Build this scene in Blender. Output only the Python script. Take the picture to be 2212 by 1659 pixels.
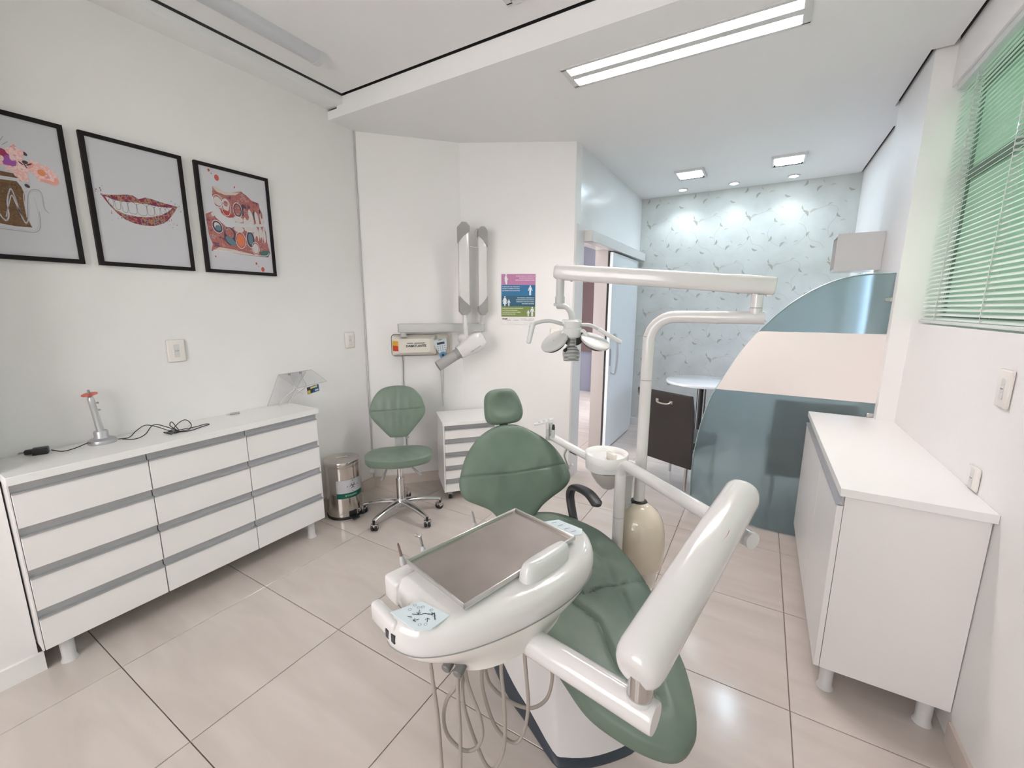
import bpy, bmesh, math, random
from mathutils import Vector as V, Matrix as M
R = math.radians
rnd = random.Random(7)
scn = bpy.context.scene
for o in list(bpy.data.objects): bpy.data.objects.remove(o, do_unlink=True)
COL = scn.collection

# ------------------------------------------------------------------ camera
H_EYE = 1.55
yaw, pitch, roll = R(-30.54), R(-10.3573), R(0.1685)
fw = V((math.sin(yaw)*math.cos(pitch), math.cos(yaw)*math.cos(pitch), math.sin(pitch)))
rt = V((math.cos(yaw), -math.sin(yaw), 0)); up = rt.cross(fw)
r2 = rt*math.cos(roll) + up*math.sin(roll); u2 = -rt*math.sin(roll) + up*math.cos(roll)
cam = bpy.data.cameras.new('camera'); cam.sensor_width = 36; cam.sensor_fit = 'HORIZONTAL'
cam.lens = 908.46/2212*36; cam.clip_start = .02; cam.clip_end = 200
co = bpy.data.objects.new('camera', cam); COL.objects.link(co)
mw = M((r2, u2, -fw)).transposed().to_4x4(); mw.translation = V((0, 0, H_EYE)); co.matrix_world = mw
scn.camera = co
# ------------------------------------------------------------------ world, sun, exposure
TUBE_E, DOWN_E, DOWN_W, VENT_E, SKY_E = 56.0, 12.0, 1.25, 24.0, 2.1
w = bpy.data.worlds.new('world'); scn.world = w; w.use_nodes = True
bg = w.node_tree.nodes['Background']; bg.inputs[0].default_value = (1.0, .962, .965, 1); bg.inputs[1].default_value = SKY_E
scn.view_settings.view_transform = 'Standard'; scn.view_settings.look = 'None'
scn.view_settings.gamma = 1; scn.view_settings.use_curve_mapping = False
scn.view_settings.exposure = 1.72

# ------------------------------------------------------------------ materials
def srgb(*c): return tuple(((x/255)/12.92 if x/255 <= .04045 else ((x/255+.055)/1.055)**2.4) for x in c)
def mat(name, col, rough=.5, metal=0, bump=0, bscale=60, spec=.5, coat=0, var=0, vscale=6, emit=None, estr=0, alpha=1, coord='Object'):
    m = bpy.data.materials.new(name); m.use_nodes = True; nt = m.node_tree; b = nt.nodes['Principled BSDF']
    b.inputs['Base Color'].default_value = (*col, 1); b.inputs['Roughness'].default_value = rough
    b.inputs['Metallic'].default_value = metal; b.inputs['Specular IOR Level'].default_value = spec
    b.inputs['Coat Weight'].default_value = coat; b.inputs['Coat Roughness'].default_value = .06
    if emit: b.inputs['Emission Color'].default_value = (*emit, 1); b.inputs['Emission Strength'].default_value = estr
    tc = nt.nodes.new('ShaderNodeTexCoord')
    if bump:
        n = nt.nodes.new('ShaderNodeTexNoise'); n.inputs['Scale'].default_value = bscale; n.inputs['Detail'].default_value = 4
        nt.links.new(tc.outputs[coord], n.inputs['Vector'])
        bp = nt.nodes.new('ShaderNodeBump'); bp.inputs['Strength'].default_value = bump; bp.inputs['Distance'].default_value = .004
        nt.links.new(n.outputs['Fac'], bp.inputs['Height']); nt.links.new(bp.outputs['Normal'], b.inputs['Normal'])
    if var:
        n = nt.nodes.new('ShaderNodeTexNoise'); n.inputs['Scale'].default_value = vscale; n.inputs['Detail'].default_value = 6
        nt.links.new(tc.outputs[coord], n.inputs['Vector'])
        r = nt.nodes.new('ShaderNodeValToRGB'); r.color_ramp.elements[0].position = .3; r.color_ramp.elements[1].position = .7
        r.color_ramp.elements[0].color = (*[c*(1-var) for c in col], 1); r.color_ramp.elements[1].color = (*[min(1, c*(1+var*.5)) for c in col], 1)
        nt.links.new(n.outputs['Fac'], r.inputs['Fac']); nt.links.new(r.outputs['Color'], b.inputs['Base Color'])
    return m
MT = {}
MT['wall'] = mat('wall_paint', (.855, .835, .825), .55, bump=.06, bscale=180, var=.02, vscale=1.5)
MT['wallsat'] = mat('satin_wall_paint', (.80, .80, .80), .22, bump=.03, bscale=90)
MT['ceil'] = mat('ceiling_paint', (.86, .85, .85), .7)
MT['gapshade'] = mat('ceiling_void_shade', (.09, .09, .095), .9)  # dark paint standing in for shade inside the ceiling gaps
MT['grout'] = mat('floor_grout', srgb(150, 128, 118), .8)
MT['lam'] = mat('white_laminate', (.84, .815, .80), .32, bump=.02, bscale=300)
MT['top'] = mat('white_worktop', (.85, .84, .825), .3)
MT['dark'] = mat('drawer_gap_shade', (.06, .05, .045), .8)  # painted shade for the gaps between drawers
MT['alu'] = mat('brushed_aluminium', (.52, .52, .54), .42, .75)
MT['chrome'] = mat('chrome', (.62, .60, .59), .12, 1)
MT['steel'] = mat('stainless_steel', (.60, .555, .52), .16, 1, var=.06, vscale=9)
MT['traysteel'] = mat('worn_tray_steel', (.50, .455, .43), .26, 1, bump=.05, bscale=7, var=.12, vscale=7)
MT['white'] = mat('white_enamel', (.69, .67, .66), .16, coat=.4)
MT['whitep'] = mat('white_plastic', (.66, .65, .645), .28, coat=.15)
MT['cream'] = mat('cream_plastic', (.70, .62, .50), .12, coat=.6)
MT['creamx'] = mat('ivory_plastic', (.74, .69, .62), .25, coat=.2)
MT['outlet'] = mat('socket_plastic', (.82, .78, .74), .3)
MT['lgrey2'] = mat('pale_grey_plastic', (.56, .555, .545), .35)
MT['grey'] = mat('grey_plastic', (.30, .295, .29), .4)
MT['lgrey'] = mat('light_grey_plastic', (.52, .52, .515), .4)
MT['rubber'] = mat('black_rubber', (.012, .012, .014), .45)
MT['black'] = mat('black_plastic', (.02, .02, .022), .35)
MT['armpad'] = mat('charcoal_polyurethane', (.035, .037, .042), .45)
MT['navy'] = mat('dark_slate_skirt', (.04, .05, .065), .4)
MT['vinyl'] = mat('sage_green_vinyl', (.140, .190, .150), .46, spec=.3, bump=.10, bscale=55, var=.10, vscale=10)
MT['vinyls'] = mat('sage_green_vinyl_stool', (.160, .215, .170), .42, bump=.12, bscale=60, var=.08, vscale=10)
MT['leather'] = mat('dark_brown_leather', (.042, .034, .034), .5, bump=.12, bscale=220)
MT['hose'] = mat('taupe_hose', (.36, .32, .285), .45)
MT['frame'] = mat('black_brown_frame', (.010, .006, .008), .6, spec=.25)
MT['paper'] = mat('poster_paper', (.60, .59, .63), .5)
MT['membrane'] = mat('pale_blue_membrane', (.66, .74, .79), .3)
MT['ink'] = mat('dark_ink', (.03, .035, .045), .5)
MT['red'] = mat('translucent_red', (.62, .10, .07), .25)
MT['tube'] = mat('lit_tube', (1, 1, 1), .5, emit=(1.0, .915, .89), estr=TUBE_E)
MT['filltube'] = mat('lit_fill_tube', (1, 1, 1), .5, emit=(1.0, .915, .89), estr=TUBE_E*1.7)  # stronger tube for the added fill light behind the camera
MT['dl'] = mat('lit_downlight', (1, 1, 1), .5, emit=(.86, .95, 1.0), estr=DOWN_E)
MT['cfl'] = mat('lit_cool_lamp', (1, 1, 1), .5, emit=(.66, .86, 1.0), estr=VENT_E)
MT['diff'] = mat('unlit_diffuser', (.60, .61, .64), .3)
MT['taupe'] = mat('taupe_jamb', (.42, .38, .36), .4, .3)
MT['door'] = mat('white_sliding_door', (.76, .80, .83), .22, coat=.2)
MT['corr'] = mat('corridor_wall', srgb(150, 152, 168), .35)
MT['corrdark'] = mat('corridor_dark_panel', srgb(110, 88, 88), .4)
MT['corrtan'] = mat('corridor_tan_panel', srgb(176, 148, 140), .4)
MT['marble'] = mat('white_marble_top', (.82, .83, .85), .12, coat=.5, var=.10, vscale=4)
MT['winframe'] = mat('grey_green_window_frame', (.22, .26, .235), .5)
MT['winwhite'] = mat('white_window_frame', (.7, .72, .72), .4)
MT['hedge'] = mat('hedge_leaves', (.10, .17, .11), .6, bump=.6, bscale=12, var=.5, vscale=9)
MT['lawn'] = mat('lawn_grass', (.22, .36, .18), .8, var=.3, vscale=5)
MT['wallpaper'] = mat('wallpaper_ground', (.56, .575, .55), .6, var=.10, vscale=5)
MT['leafp'] = mat('wallpaper_leaf_ink', (.36, .345, .30), .6)
MT['leafl'] = mat('wallpaper_pale_leaf_ink', (.47, .45, .40), .6)
MT['vine'] = mat('wallpaper_vine_ink', (.44, .435, .41), .6)
MT['band'] = mat('white_privacy_film', (.80, .74, .71), .4)
def flat(name, r, g, b, rough=.5): 
    if name not in MT: MT[name] = mat(name, srgb(r, g, b), rough)
    return MT[name]
# floor tile: polished porcelain, faint diagonal veins, per-tile shade
m = MT['tile'] = mat('polished_porcelain', (.60, .53, .48), .16, coat=.0, spec=.55); nt = m.node_tree; b = nt.nodes['Principled BSDF']
geo = nt.nodes.new('ShaderNodeNewGeometry'); mp = nt.nodes.new('ShaderNodeMapping'); mp.inputs['Scale'].default_value = (1.1, 5, 1); mp.inputs['Rotation'].default_value = (0, 0, R(24))
nz = nt.nodes.new('ShaderNodeTexNoise'); nz.inputs['Scale'].default_value = 1.7; nz.inputs['Detail'].default_value = 6; nz.inputs['Distortion'].default_value = .6
oi = nt.nodes.new('ShaderNodeObjectInfo'); ad = nt.nodes.new('ShaderNodeVectorMath'); ad.operation = 'ADD'
sc = nt.nodes.new('ShaderNodeVectorMath'); sc.operation = 'SCALE'; sc.inputs[0].default_value = (9, 5, 0)
nt.links.new(oi.outputs['Random'], sc.inputs['Scale']); nt.links.new(geo.outputs['Position'], ad.inputs[0]); nt.links.new(sc.outputs[0], ad.inputs[1])
nt.links.new(ad.outputs[0], mp.inputs[0]); nt.links.new(mp.outputs[0], nz.inputs[0])
cr = nt.nodes.new('ShaderNodeValToRGB'); cr.color_ramp.elements[0].position = .3; cr.color_ramp.elements[1].position = .72
cr.color_ramp.elements[0].color = (.525, .468, .428, 1); cr.color_ramp.elements[1].color = (.61, .55, .51, 1)
nt.links.new(nz.outputs['Fac'], cr.inputs[0]); nt.links.new(cr.outputs[0], b.inputs['Base Color'])
# many-coloured watercolour
def watercolour(name, cols, scale):
    m = mat(name, cols[0], .5); nt = m.node_tree; b = nt.nodes['Principled BSDF']
    tc = nt.nodes.new('ShaderNodeTexCoord'); vo = nt.nodes.new('ShaderNodeTexNoise'); vo.inputs['Scale'].default_value = scale; vo.inputs['Detail'].default_value = 5; vo.inputs['Roughness'].default_value = .7
    nt.links.new(tc.outputs['Object'], vo.inputs['Vector']); cr = nt.nodes.new('ShaderNodeValToRGB'); el = cr.color_ramp.elements
    n = len(cols); el[0].position = .36; el[1].position = .64; el[0].color = (*cols[0], 1); el[1].color = (*cols[-1], 1)
    for i in range(1, n-1): e = el.new(.36+.28*i/(n-1)); e.color = (*cols[i], 1)
    nt.links.new(vo.outputs['Fac'], cr.inputs[0]); nt.links.new(cr.outputs[0], b.inputs['Base Color']); return m
MT['lips'] = watercolour('many_coloured_lips', [srgb(40, 60, 110), srgb(70, 25, 60), srgb(160, 40, 60), srgb(100, 40, 90), srgb(200, 150, 60), srgb(50, 80, 140), srgb(120, 30, 50)], 38)
MT['gum'] = watercolour('reddish_gum_paint', [srgb(82, 62, 98), srgb(150, 82, 80), srgb(176, 112, 102), srgb(150, 70, 74), srgb(190, 150, 142), srgb(100, 66, 92)], 26)
MT['brownfill'] = watercolour('brown_glitter_fill', [srgb(80, 50, 40), srgb(125, 90, 55), srgb(90, 60, 40), srgb(140, 105, 70)], 60)
MT['petal'] = watercolour('pink_petals', [srgb(235, 205, 205), srgb(230, 170, 165), srgb(240, 215, 210), srgb(215, 140, 150)], 30)
# frosted glass
def frosted(name, tint, rough, tr):
    m = bpy.data.materials.new(name); m.use_nodes = True; nt = m.node_tree; nt.nodes.clear()
    out = nt.nodes.new('ShaderNodeOutputMaterial'); g = nt.nodes.new('ShaderNodeBsdfRefraction'); g.inputs['IOR'].default_value = 1.12; g.inputs['Roughness'].default_value = rough; g.inputs['Color'].default_value = (*tint, 1)
    t = nt.nodes.new('ShaderNodeBsdfTranslucent'); t.inputs['Color'].default_value = (*tint, 1)
    d = nt.nodes.new('ShaderNodeBsdfDiffuse'); d.inputs['Color'].default_value = (*tint, 1)
    gl = nt.nodes.new('ShaderNodeBsdfGlossy'); gl.inputs['Roughness'].default_value = .04
    m1 = nt.nodes.new('ShaderNodeMixShader'); m1.inputs[0].default_value = tr; nt.links.new(g.outputs[0], m1.inputs[1]); 
    m0 = nt.nodes.new('ShaderNodeMixShader'); m0.inputs[0].default_value = .45; nt.links.new(t.outputs[0], m0.inputs[1]); nt.links.new(d.outputs[0], m0.inputs[2]); nt.links.new(m0.outputs[0], m1.inputs[2])
    fr = nt.nodes.new('ShaderNodeFresnel'); fr.inputs[0].default_value = 1.45
    m2 = nt.nodes.new('ShaderNodeMixShader'); nt.links.new(fr.outputs[0], m2.inputs[0]); nt.links.new(m1.outputs[0], m2.inputs[1]); nt.links.new(gl.outputs[0], m2.inputs[2])
    nt.links.new(m2.outputs[0], out.inputs[0]); return m
MT['frost'] = frosted('frosted_green_glass', (.63, .72, .735), .36, .20)
MT['winfrost'] = frosted('frosted_green_window_glass', (.60, .80, .67), .5, .6)
def clear(name, tint, mixf=.08):
    m = bpy.data.materials.new(name); m.use_nodes = True; nt = m.node_tree; nt.nodes.clear()
    out = nt.nodes.new('ShaderNodeOutputMaterial'); t = nt.nodes.new('ShaderNodeBsdfTransparent'); t.inputs[0].default_value = (*tint, 1)
    g = nt.nodes.new('ShaderNodeBsdfGlossy'); g.inputs['Roughness'].default_value = .03
    mx = nt.nodes.new('ShaderNodeMixShader'); mx.inputs[0].default_value = mixf
    nt.links.new(t.outputs[0], mx.inputs[1]); nt.links.new(g.outputs[0], mx.inputs[2]); nt.links.new(mx.outputs[0], out.inputs[0]); return m
MT['bluepane'] = clear('pale_blue_pane', (.80, .88, 1.0), .05)
MT['greenglass'] = clear('green_window_glass', (.62, .82, .70), .06)
MT['acrylic'] = clear('clear_acrylic', (.97, .97, .975), .03)
MT['cloudy'] = mat('translucent_grey_plastic', (.50, .47, .44), .3)
def slatmat():
    m = bpy.data.materials.new('white_blind_slat'); m.use_nodes = True; nt = m.node_tree; nt.nodes.clear()
    out = nt.nodes.new('ShaderNodeOutputMaterial'); d = nt.nodes.new('ShaderNodeBsdfDiffuse'); d.inputs[0].default_value = (.80, .82, .80, 1)
    t = nt.nodes.new('ShaderNodeBsdfTranslucent'); t.inputs[0].default_value = (.72, .82, .75, 1)
    mx = nt.nodes.new('ShaderNodeMixShader'); mx.inputs[0].default_value = .3
    nt.links.new(d.outputs[0], mx.inputs[1]); nt.links.new(t.outputs[0], mx.inputs[2]); nt.links.new(mx.outputs[0], out.inputs[0]); return m
MT['slat'] = slatmat()

# ------------------------------------------------------------------ helpers
ROOT = {}
def rootloc(p):
    while p.parent: p = p.parent
    return p.location.copy()
def tag(o, label=None, cat=None, group=None, kind=None):
    for k, v_ in (('label', label), ('category', cat), ('group', group), ('kind', kind)):
        if v_: o[k] = v_
    return o
def thing(name, label, cat, loc, group=None):
    o = bpy.data.objects.new(name, None); o.empty_display_size = .05; COL.objects.link(o); o.location = loc
    return tag(o, label, cat, group)
def catmull(pts, sub=8, closed=False):
    P = [V(p) for p in pts]; n = len(P); out = []
    rng = range(n) if closed else range(n-1)
    for i in rng:
        p1, p2 = P[i], P[(i+1) % n]
        p0 = P[i-1] if (closed or i > 0) else p1*2-p2
        p3 = P[(i+2) % n] if (closed or i+2 < n) else p2*2-p1
        for k in range(sub):
            t = k/sub
            out.append(.5*((2*p1)+(p2-p0)*t+(2*p0-5*p1+4*p2-p3)*t*t+(3*p1-p0-3*p2+p3)*t**3))
    if not closed: out.append(P[-1].copy())
    return out
def frame_from(z, hint=None):
    z = z.normalized(); h = hint or (V((0, 0, 1)) if abs(z.z) < .95 else V((0, 1, 0)))
    x = h.cross(z).normalized(); return x, z.cross(x), z
class MB:
    def __init__(s): s.v = []; s.f = []
    def add(s, vs, fs):
        o = len(s.v); s.v += [V(p) for p in vs]; s.f += [[i+o for i in f] for f in fs]; return s
    def box(s, x0, x1, y0, y1, z0, z1, bev=0, seg=2, mx=None):
        bm = bmesh.new(); bmesh.ops.create_cube(bm, size=1)
        for v_ in bm.verts: v_.co = V(((x0+x1)/2+v_.co.x*(x1-x0), (y0+y1)/2+v_.co.y*(y1-y0), (z0+z1)/2+v_.co.z*(z1-z0)))
        if bev: bmesh.ops.bevel(bm, geom=list(bm.edges), offset=bev, segments=seg, affect='EDGES', profile=.5)
        bm.verts.index_update()
        vs = [(mx @ v_.co if mx else v_.co.copy()) for v_ in bm.verts]; fs = [[q.index for q in f.verts] for f in bm.faces]
        bm.free(); return s.add(vs, fs)
    def obox(s, c, ex, ey, ez, a, b_, c_, bev=0, seg=2):
        ex, ey, ez = V(ex).normalized(), V(ey).normalized(), V(ez).normalized()
        mx = M((ex, ey, ez)).transposed().to_4x4(); mx.translation = V(c)
        return s.box(-a/2, a/2, -b_/2, b_/2, -c_/2, c_/2, bev, seg, mx)
    def ring(s, rings, cap0=True, cap1=True, closed=True):
        n = len(rings[0]); o = len(s.v)
        for r_ in rings: s.v += [V(p) for p in r_]
        for i in range(len(rings)-1):
            for k in range(n if closed else n-1):
                k2 = (k+1) % n; s.f.append([o+i*n+k, o+i*n+k2, o+(i+1)*n+k2, o+(i+1)*n+k])
        if cap0: s.f.append([o+k for k in range(n)][::-1])
        if cap1: s.f.append([o+(len(rings)-1)*n+k for k in range(n)])
        return s
    def cyl(s, p0, p1, r0, r1=None, n=20, cap=True):
        p0, p1 = V(p0), V(p1); r1 = r0 if r1 is None else r1; x, y, z = frame_from(p1-p0)
        rr = [[p+(x*math.cos(2*math.pi*k/n)+y*math.sin(2*math.pi*k/n))*r for k in range(n)] for p, r in ((p0, r0), (p1, r1))]
        return s.ring(rr, cap, cap)
    def lathe(s, prof, o=(0, 0, 0), axis=(0, 0, 1), n=28, sx=1, hint=None):
        o = V(o); x, y, z = frame_from(V(axis), hint)
        return s.ring([[o+z*h+(x*math.cos(2*math.pi*k/n)*sx+y*math.sin(2*math.pi*k/n))*max(r, 1e-5) for k in range(n)] for r, h in prof], True, True)
    def tube(s, pts, r, n=10, sub=6, smooth=True, closed=False, rads=None, cap=True):
        P = catmull(pts, sub, closed) if smooth else [V(p) for p in pts]
        L = len(P); rings = []; x = None
        for i, p in enumerate(P):
            a = P[i-1] if (i > 0 or closed) else p; b_ = P[(i+1) % L] if (i < L-1 or closed) else p
            t = (b_-a).normalized()
            if x is None: x, y, _ = frame_from(t)
            else: x = (x-t*x.dot(t)).normalized(); y = t.cross(x)
            rr = r if rads is None else rads[0]+(rads[1]-rads[0])*i/(L-1)
            rings.append([p+(x*math.cos(2*math.pi*k/n)+y*math.sin(2*math.pi*k/n))*rr for k in range(n)])
        if closed: rings.append(rings[0]); cap = False
        return s.ring(rings, cap, cap)
    def capsule(s, p0, p1, r0, r1=None, n=28, e=1.0, flat0=1.0, flat1=1.0):
        p0, p1 = V(p0), V(p1); r1 = r0 if r1 is None else r1; x, y, z = frame_from(p1-p0); L = (p1-p0).length; prof = []
        for k in range(7): a = -math.pi/2+math.pi/2*k/6; prof.append((r0*math.cos(a)**.7 if k else 0, r0*flat0*math.sin(a)))
        for k in range(7): a = math.pi/2*k/6; prof.append((r1*math.cos(a)**.7 if k < 6 else 0, L+r1*flat1*math.sin(a)))
        return s.lathe(prof, p0, p1-p0, n)
    def prism(s, poly, z0, z1, mx=None):
        n = len(poly); A_ = [V((p[0], p[1], z0)) for p in poly]; B_ = [V((p[0], p[1], z1)) for p in poly]
        if mx: A_ = [mx @ p for p in A_]; B_ = [mx @ p for p in B_]
        return s.ring([A_, B_])
    def build(s, name, m_, parent=None, label=None, kind=None, ang=38, smooth=True):
        off = rootloc(parent) if parent else V((0, 0, 0))
        me = bpy.data.meshes.new(name); me.from_pydata([tuple(p-off) for p in s.v], [], s.f); me.validate()
        bm = bmesh.new(); bm.from_mesh(me); bmesh.ops.recalc_face_normals(bm, faces=bm.faces); bm.to_mesh(me); bm.free()
        if smooth:
            me.shade_smooth(); me.set_sharp_from_angle(angle=R(ang))
        me.materials.append(MT[m_] if isinstance(m_, str) else m_)
        o = bpy.data.objects.new(name, me); COL.objects.link(o)
        if parent: o.parent = parent
        if label: o['label'] = label
        if kind: o['kind'] = kind
        return o
def struct(name, mb, m_, parent=None, smooth=True):
    return mb.build(name, m_, parent, kind=None if parent else 'structure', smooth=smooth)
def place(o, loc, label=None, group=None, rot=None):
    def rec(x, par):
        c = x.copy(); COL.objects.link(c)
        if par: c.parent = par
        for ch in list(x.children): rec(ch, c)
        return c
    c = rec(o, None); c.location = loc
    if rot is not None: c.rotation_euler = rot
    if label: c['label'] = label
    if group: c['group'] = group
    return c
def basis(O, ex, ey, ez=None):
    ex, ey = V(ex).normalized(), V(ey).normalized(); ez = V(ez).normalized() if ez else ex.cross(ey)
    mx = M((ex, ey, ez)).transposed().to_4x4(); mx.translation = V(O); return mx
def text(txt, size, O, ex, ey, m_, parent, name='lettering', align='CENTER', bold=0, warp=None, label=None):
    c = bpy.data.curves.new(name, 'FONT'); c.body = txt; c.size = size; c.align_x = align; c.align_y = 'CENTER'; c.resolution_u = 2; c.offset = bold
    t = bpy.data.objects.new('tmp', c); COL.objects.link(t)
    dg = bpy.context.evaluated_depsgraph_get(); me = bpy.data.meshes.new_from_object(t.evaluated_get(dg))
    bpy.data.objects.remove(t); off = rootloc(parent)
    mx = basis(O, ex, ey)
    for v_ in me.vertices:
        p = warp(v_.co) if warp else mx @ v_.co
        v_.co = p-off
    me.name = name; me.materials.clear(); me.materials.append(MT[m_] if isinstance(m_, str) else m_)
    o = bpy.data.objects.new(name, me); COL.objects.link(o); o.parent = parent
    if label: o['label'] = label
    return o
def cushion(outline, mx, T, crown, N=120, rings=30, dish=0, groove=(), wr=None, sub=10, edge=.16):
    """pillow: outline in (a,b) of mx, back at z=0, front at z=T (+crown); groove: polylines pressed into the front"""
    P = catmull([(p[0], p[1], 0) for p in outline], sub, True)
    L = [0]
    for i in range(len(P)): L.append(L[-1]+(P[(i+1) % len(P)]-P[i]).length)
    Q = []; j = 0
    for k in range(N):
        d = L[-1]*k/N
        while L[j+1] < d: j += 1
        f = (d-L[j])/(L[j+1]-L[j]); Q.append(P[j].lerp(P[(j+1) % len(P)], f))
    c = sum(Q, V((0, 0, 0)))/N
    def seg(p, a, b_):
        ab = b_-a; t = max(0, min(1, (p-a).dot(ab)/max(1e-9, ab.dot(ab)))); return (p-a-ab*t).length
    def h(p, s_):
        z = T*(1-edge)+T*edge*math.sqrt(max(0, 1-max(0, (s_-.82)/.18)**2)) if s_ > .82 else T
        z += crown*(1-s_*s_)-dish*math.exp(-(s_/.52)**2)
        for g, dp, wd_ in groove:
            d = min(seg(p, V((g[i][0], g[i][1], 0)), V((g[i+1][0], g[i+1][1], 0))) for i in range(len(g)-1)); z -= dp*math.exp(-(d/wd_)**2)
        if wr: z += wr(p.x, p.y)*(1-s_**4)
        return z
    rr = []
    for s_, z in ((.5, 0), (.86, 0), (.955, .06*T), (.99, .25*T), (1.0, .5*T), (.997, .72*T)): rr.append([V((c.x+(q.x-c.x)*s_, c.y+(q.y-c.y)*s_, z)) for q in Q])
    for i in range(rings):
        s_ = 1-i/(rings); s_ = min(.99, s_)
        if i == 1: s_ = .975
        row = []
        for q in Q: p = c+(q-c)*s_; row.append(V((p.x, p.y, h(p, s_))))
        rr.append(row)
    mb = MB(); mb.ring([[mx @ p for p in r_] for r_ in rr], True, True); return mb
def strip(pts, wd_, mx, z=0, th=.0006):
    """flat printed line of width wd_ following 2-D pts"""
    P = [V((p[0], p[1], 0)) for p in pts]; a = []; b_ = []
    for i, p in enumerate(P):
        t = (P[min(i+1, len(P)-1)]-P[max(i-1, 0)]).normalized(); n_ = V((-t.y, t.x, 0))*wd_/2; a.append(p+n_); b_.append(p-n_)
    mb = MB(); n = len(P)
    mb.add([mx @ (p+V((0, 0, z))) for p in a+b_], [[i, n+i, n+i+1, i+1] for i in range(n-1)]); return mb
def join(mb, other): return mb.add(other.v, other.f)
def poly(pts, mx, z=0):
    return MB().add([mx @ V((p[0], p[1], z)) for p in pts], [list(range(len(pts)))])
def disc2(c, rx, ry=None, rot=0, n=14):
    ry = ry or rx; return [(c[0]+rx*math.cos(t)*math.cos(rot)-ry*math.sin(t)*math.sin(rot), c[1]+rx*math.cos(t)*math.sin(rot)+ry*math.sin(t)*math.cos(rot)) for t in [2*math.pi*k/n for k in range(n)]]

# ------------------------------------------------------------------ room shell
ZC, ZU, ZV = 2.855, 2.982, 3.28
A_, B_, C_ = V((-2.80, 2.375, 0)), V((-2.25, 2.96, 0)), V((-1.415, 3.41, 0))
T0, TP = (-1.6408, 1.1263), .6255
fl = struct('floor', MB().box(-3.3, 1.0, -1.95, 8.2, -.12, -.0065), 'grout', smooth=False)
tb = MB().box(0, TP-.0035, 0, TP-.0035, -.0064, 0, .0012, 1)
tile0 = tb.build('floor_tile', 'tile', fl, smooth=False)
for i in range(-3, 4):
    for j in range(-4, 11):
        if (i, j) == (-3, -4): tile0.location = (T0[0]+i*TP, T0[1]+j*TP, 0); continue
        o = tile0.copy(); COL.objects.link(o); o.parent = fl; o.location = (T0[0]+i*TP, T0[1]+j*TP, 0)
struct('wall_left', MB().box(-2.95, -2.80, -1.9, 2.42, 0, ZV), 'wall', smooth=False)
struct('wall_left_return', MB().box(-2.80, -2.545, -1.9, .318, 0, 2.93), 'wall', smooth=False)
wb = [(A_.x, A_.y), (B_.x, B_.y), (C_.x, C_.y), (C_.x, 3.53), (B_.x-.05, B_.y+.14), (A_.x-.08, A_.y+.08)]
struct('wall_back', MB().prism(wb, 0, ZV), 'wall', smooth=False)
XD = -1.415
wd = MB().box(XD-.12, XD, 3.532, 3.60, 0, ZV).box(XD-.12, XD, 3.60, 4.30, 2.125, ZV).box(XD-.12, XD, 4.30, 5.54, 0, ZV)
struct('wall_door_side', wd, 'wallsat', smooth=False)
wf = struct('wall_far', MB().box(XD-.12, .86, 5.54, 5.66, 0, ZV), 'wallpaper', smooth=False)
struct('wall_right_far', MB().box(.71, .86, 3.92, 4.12, 0, ZV).box(.71, .86, 5.42, 5.54, 0, ZV).box(.71, .86, 4.12, 5.42, 0, .85).box(.71, .86, 4.12, 5.42, 1.97, ZV), 'wall', smooth=False)
w3 = struct('window_3', MB().box(.79, .83, 4.12, 5.42, .85, .90).box(.79, .83, 4.12, 5.42, 1.92, 1.97).box(.79, .83, 4.12, 4.17, .9, 1.92).box(.79, .83, 5.37, 5.42, .9, 1.92).box(.79, .83, 4.745, 4.795, .9, 1.92), 'whitep', smooth=False)
MB().box(.808, .812, 4.17, 5.37, .9, 1.92).build('window_pane', 'bluepane', w3, smooth=False)
struct('wall_right_pier', MB().box(.636, .88, 3.21, 3.92, 0, ZV), 'wall', smooth=False)
wr_ = MB().box(.722, .88, -1.9, 3.21, 0, 1.468).box(.722, .88, -1.9, 3.21, 2.665, ZV).box(.722, .88, -1.9, -.2, 1.468, 2.665)
struct('wall_right', wr_, 'wall', smooth=False)
struct('wall_rear', MB().box(-2.95, .88, -1.95, -1.9, 0, .95).box(-2.95, .88, -1.95, -1.9, 2.75, ZV).box(-2.95, -2.1, -1.95, -1.9, .95, 2.75).box(-.1, .88, -1.95, -1.9, .95, 2.75), 'wall', smooth=False)
struct('window_fill_rear', MB().box(-2.1, -.1, -1.94, -1.91, .95, 1.0).box(-2.1, -.1, -1.94, -1.91, 2.70, 2.75).box(-2.1, -2.05, -1.94, -1.91, 1.0, 2.7).box(-.15, -.1, -1.94, -1.91, 1.0, 2.7).box(-1.13, -1.07, -1.94, -1.91, 1.0, 2.7), 'whitep', smooth=False)  # unseen window and opening, added to let in fill daylight from behind
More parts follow.
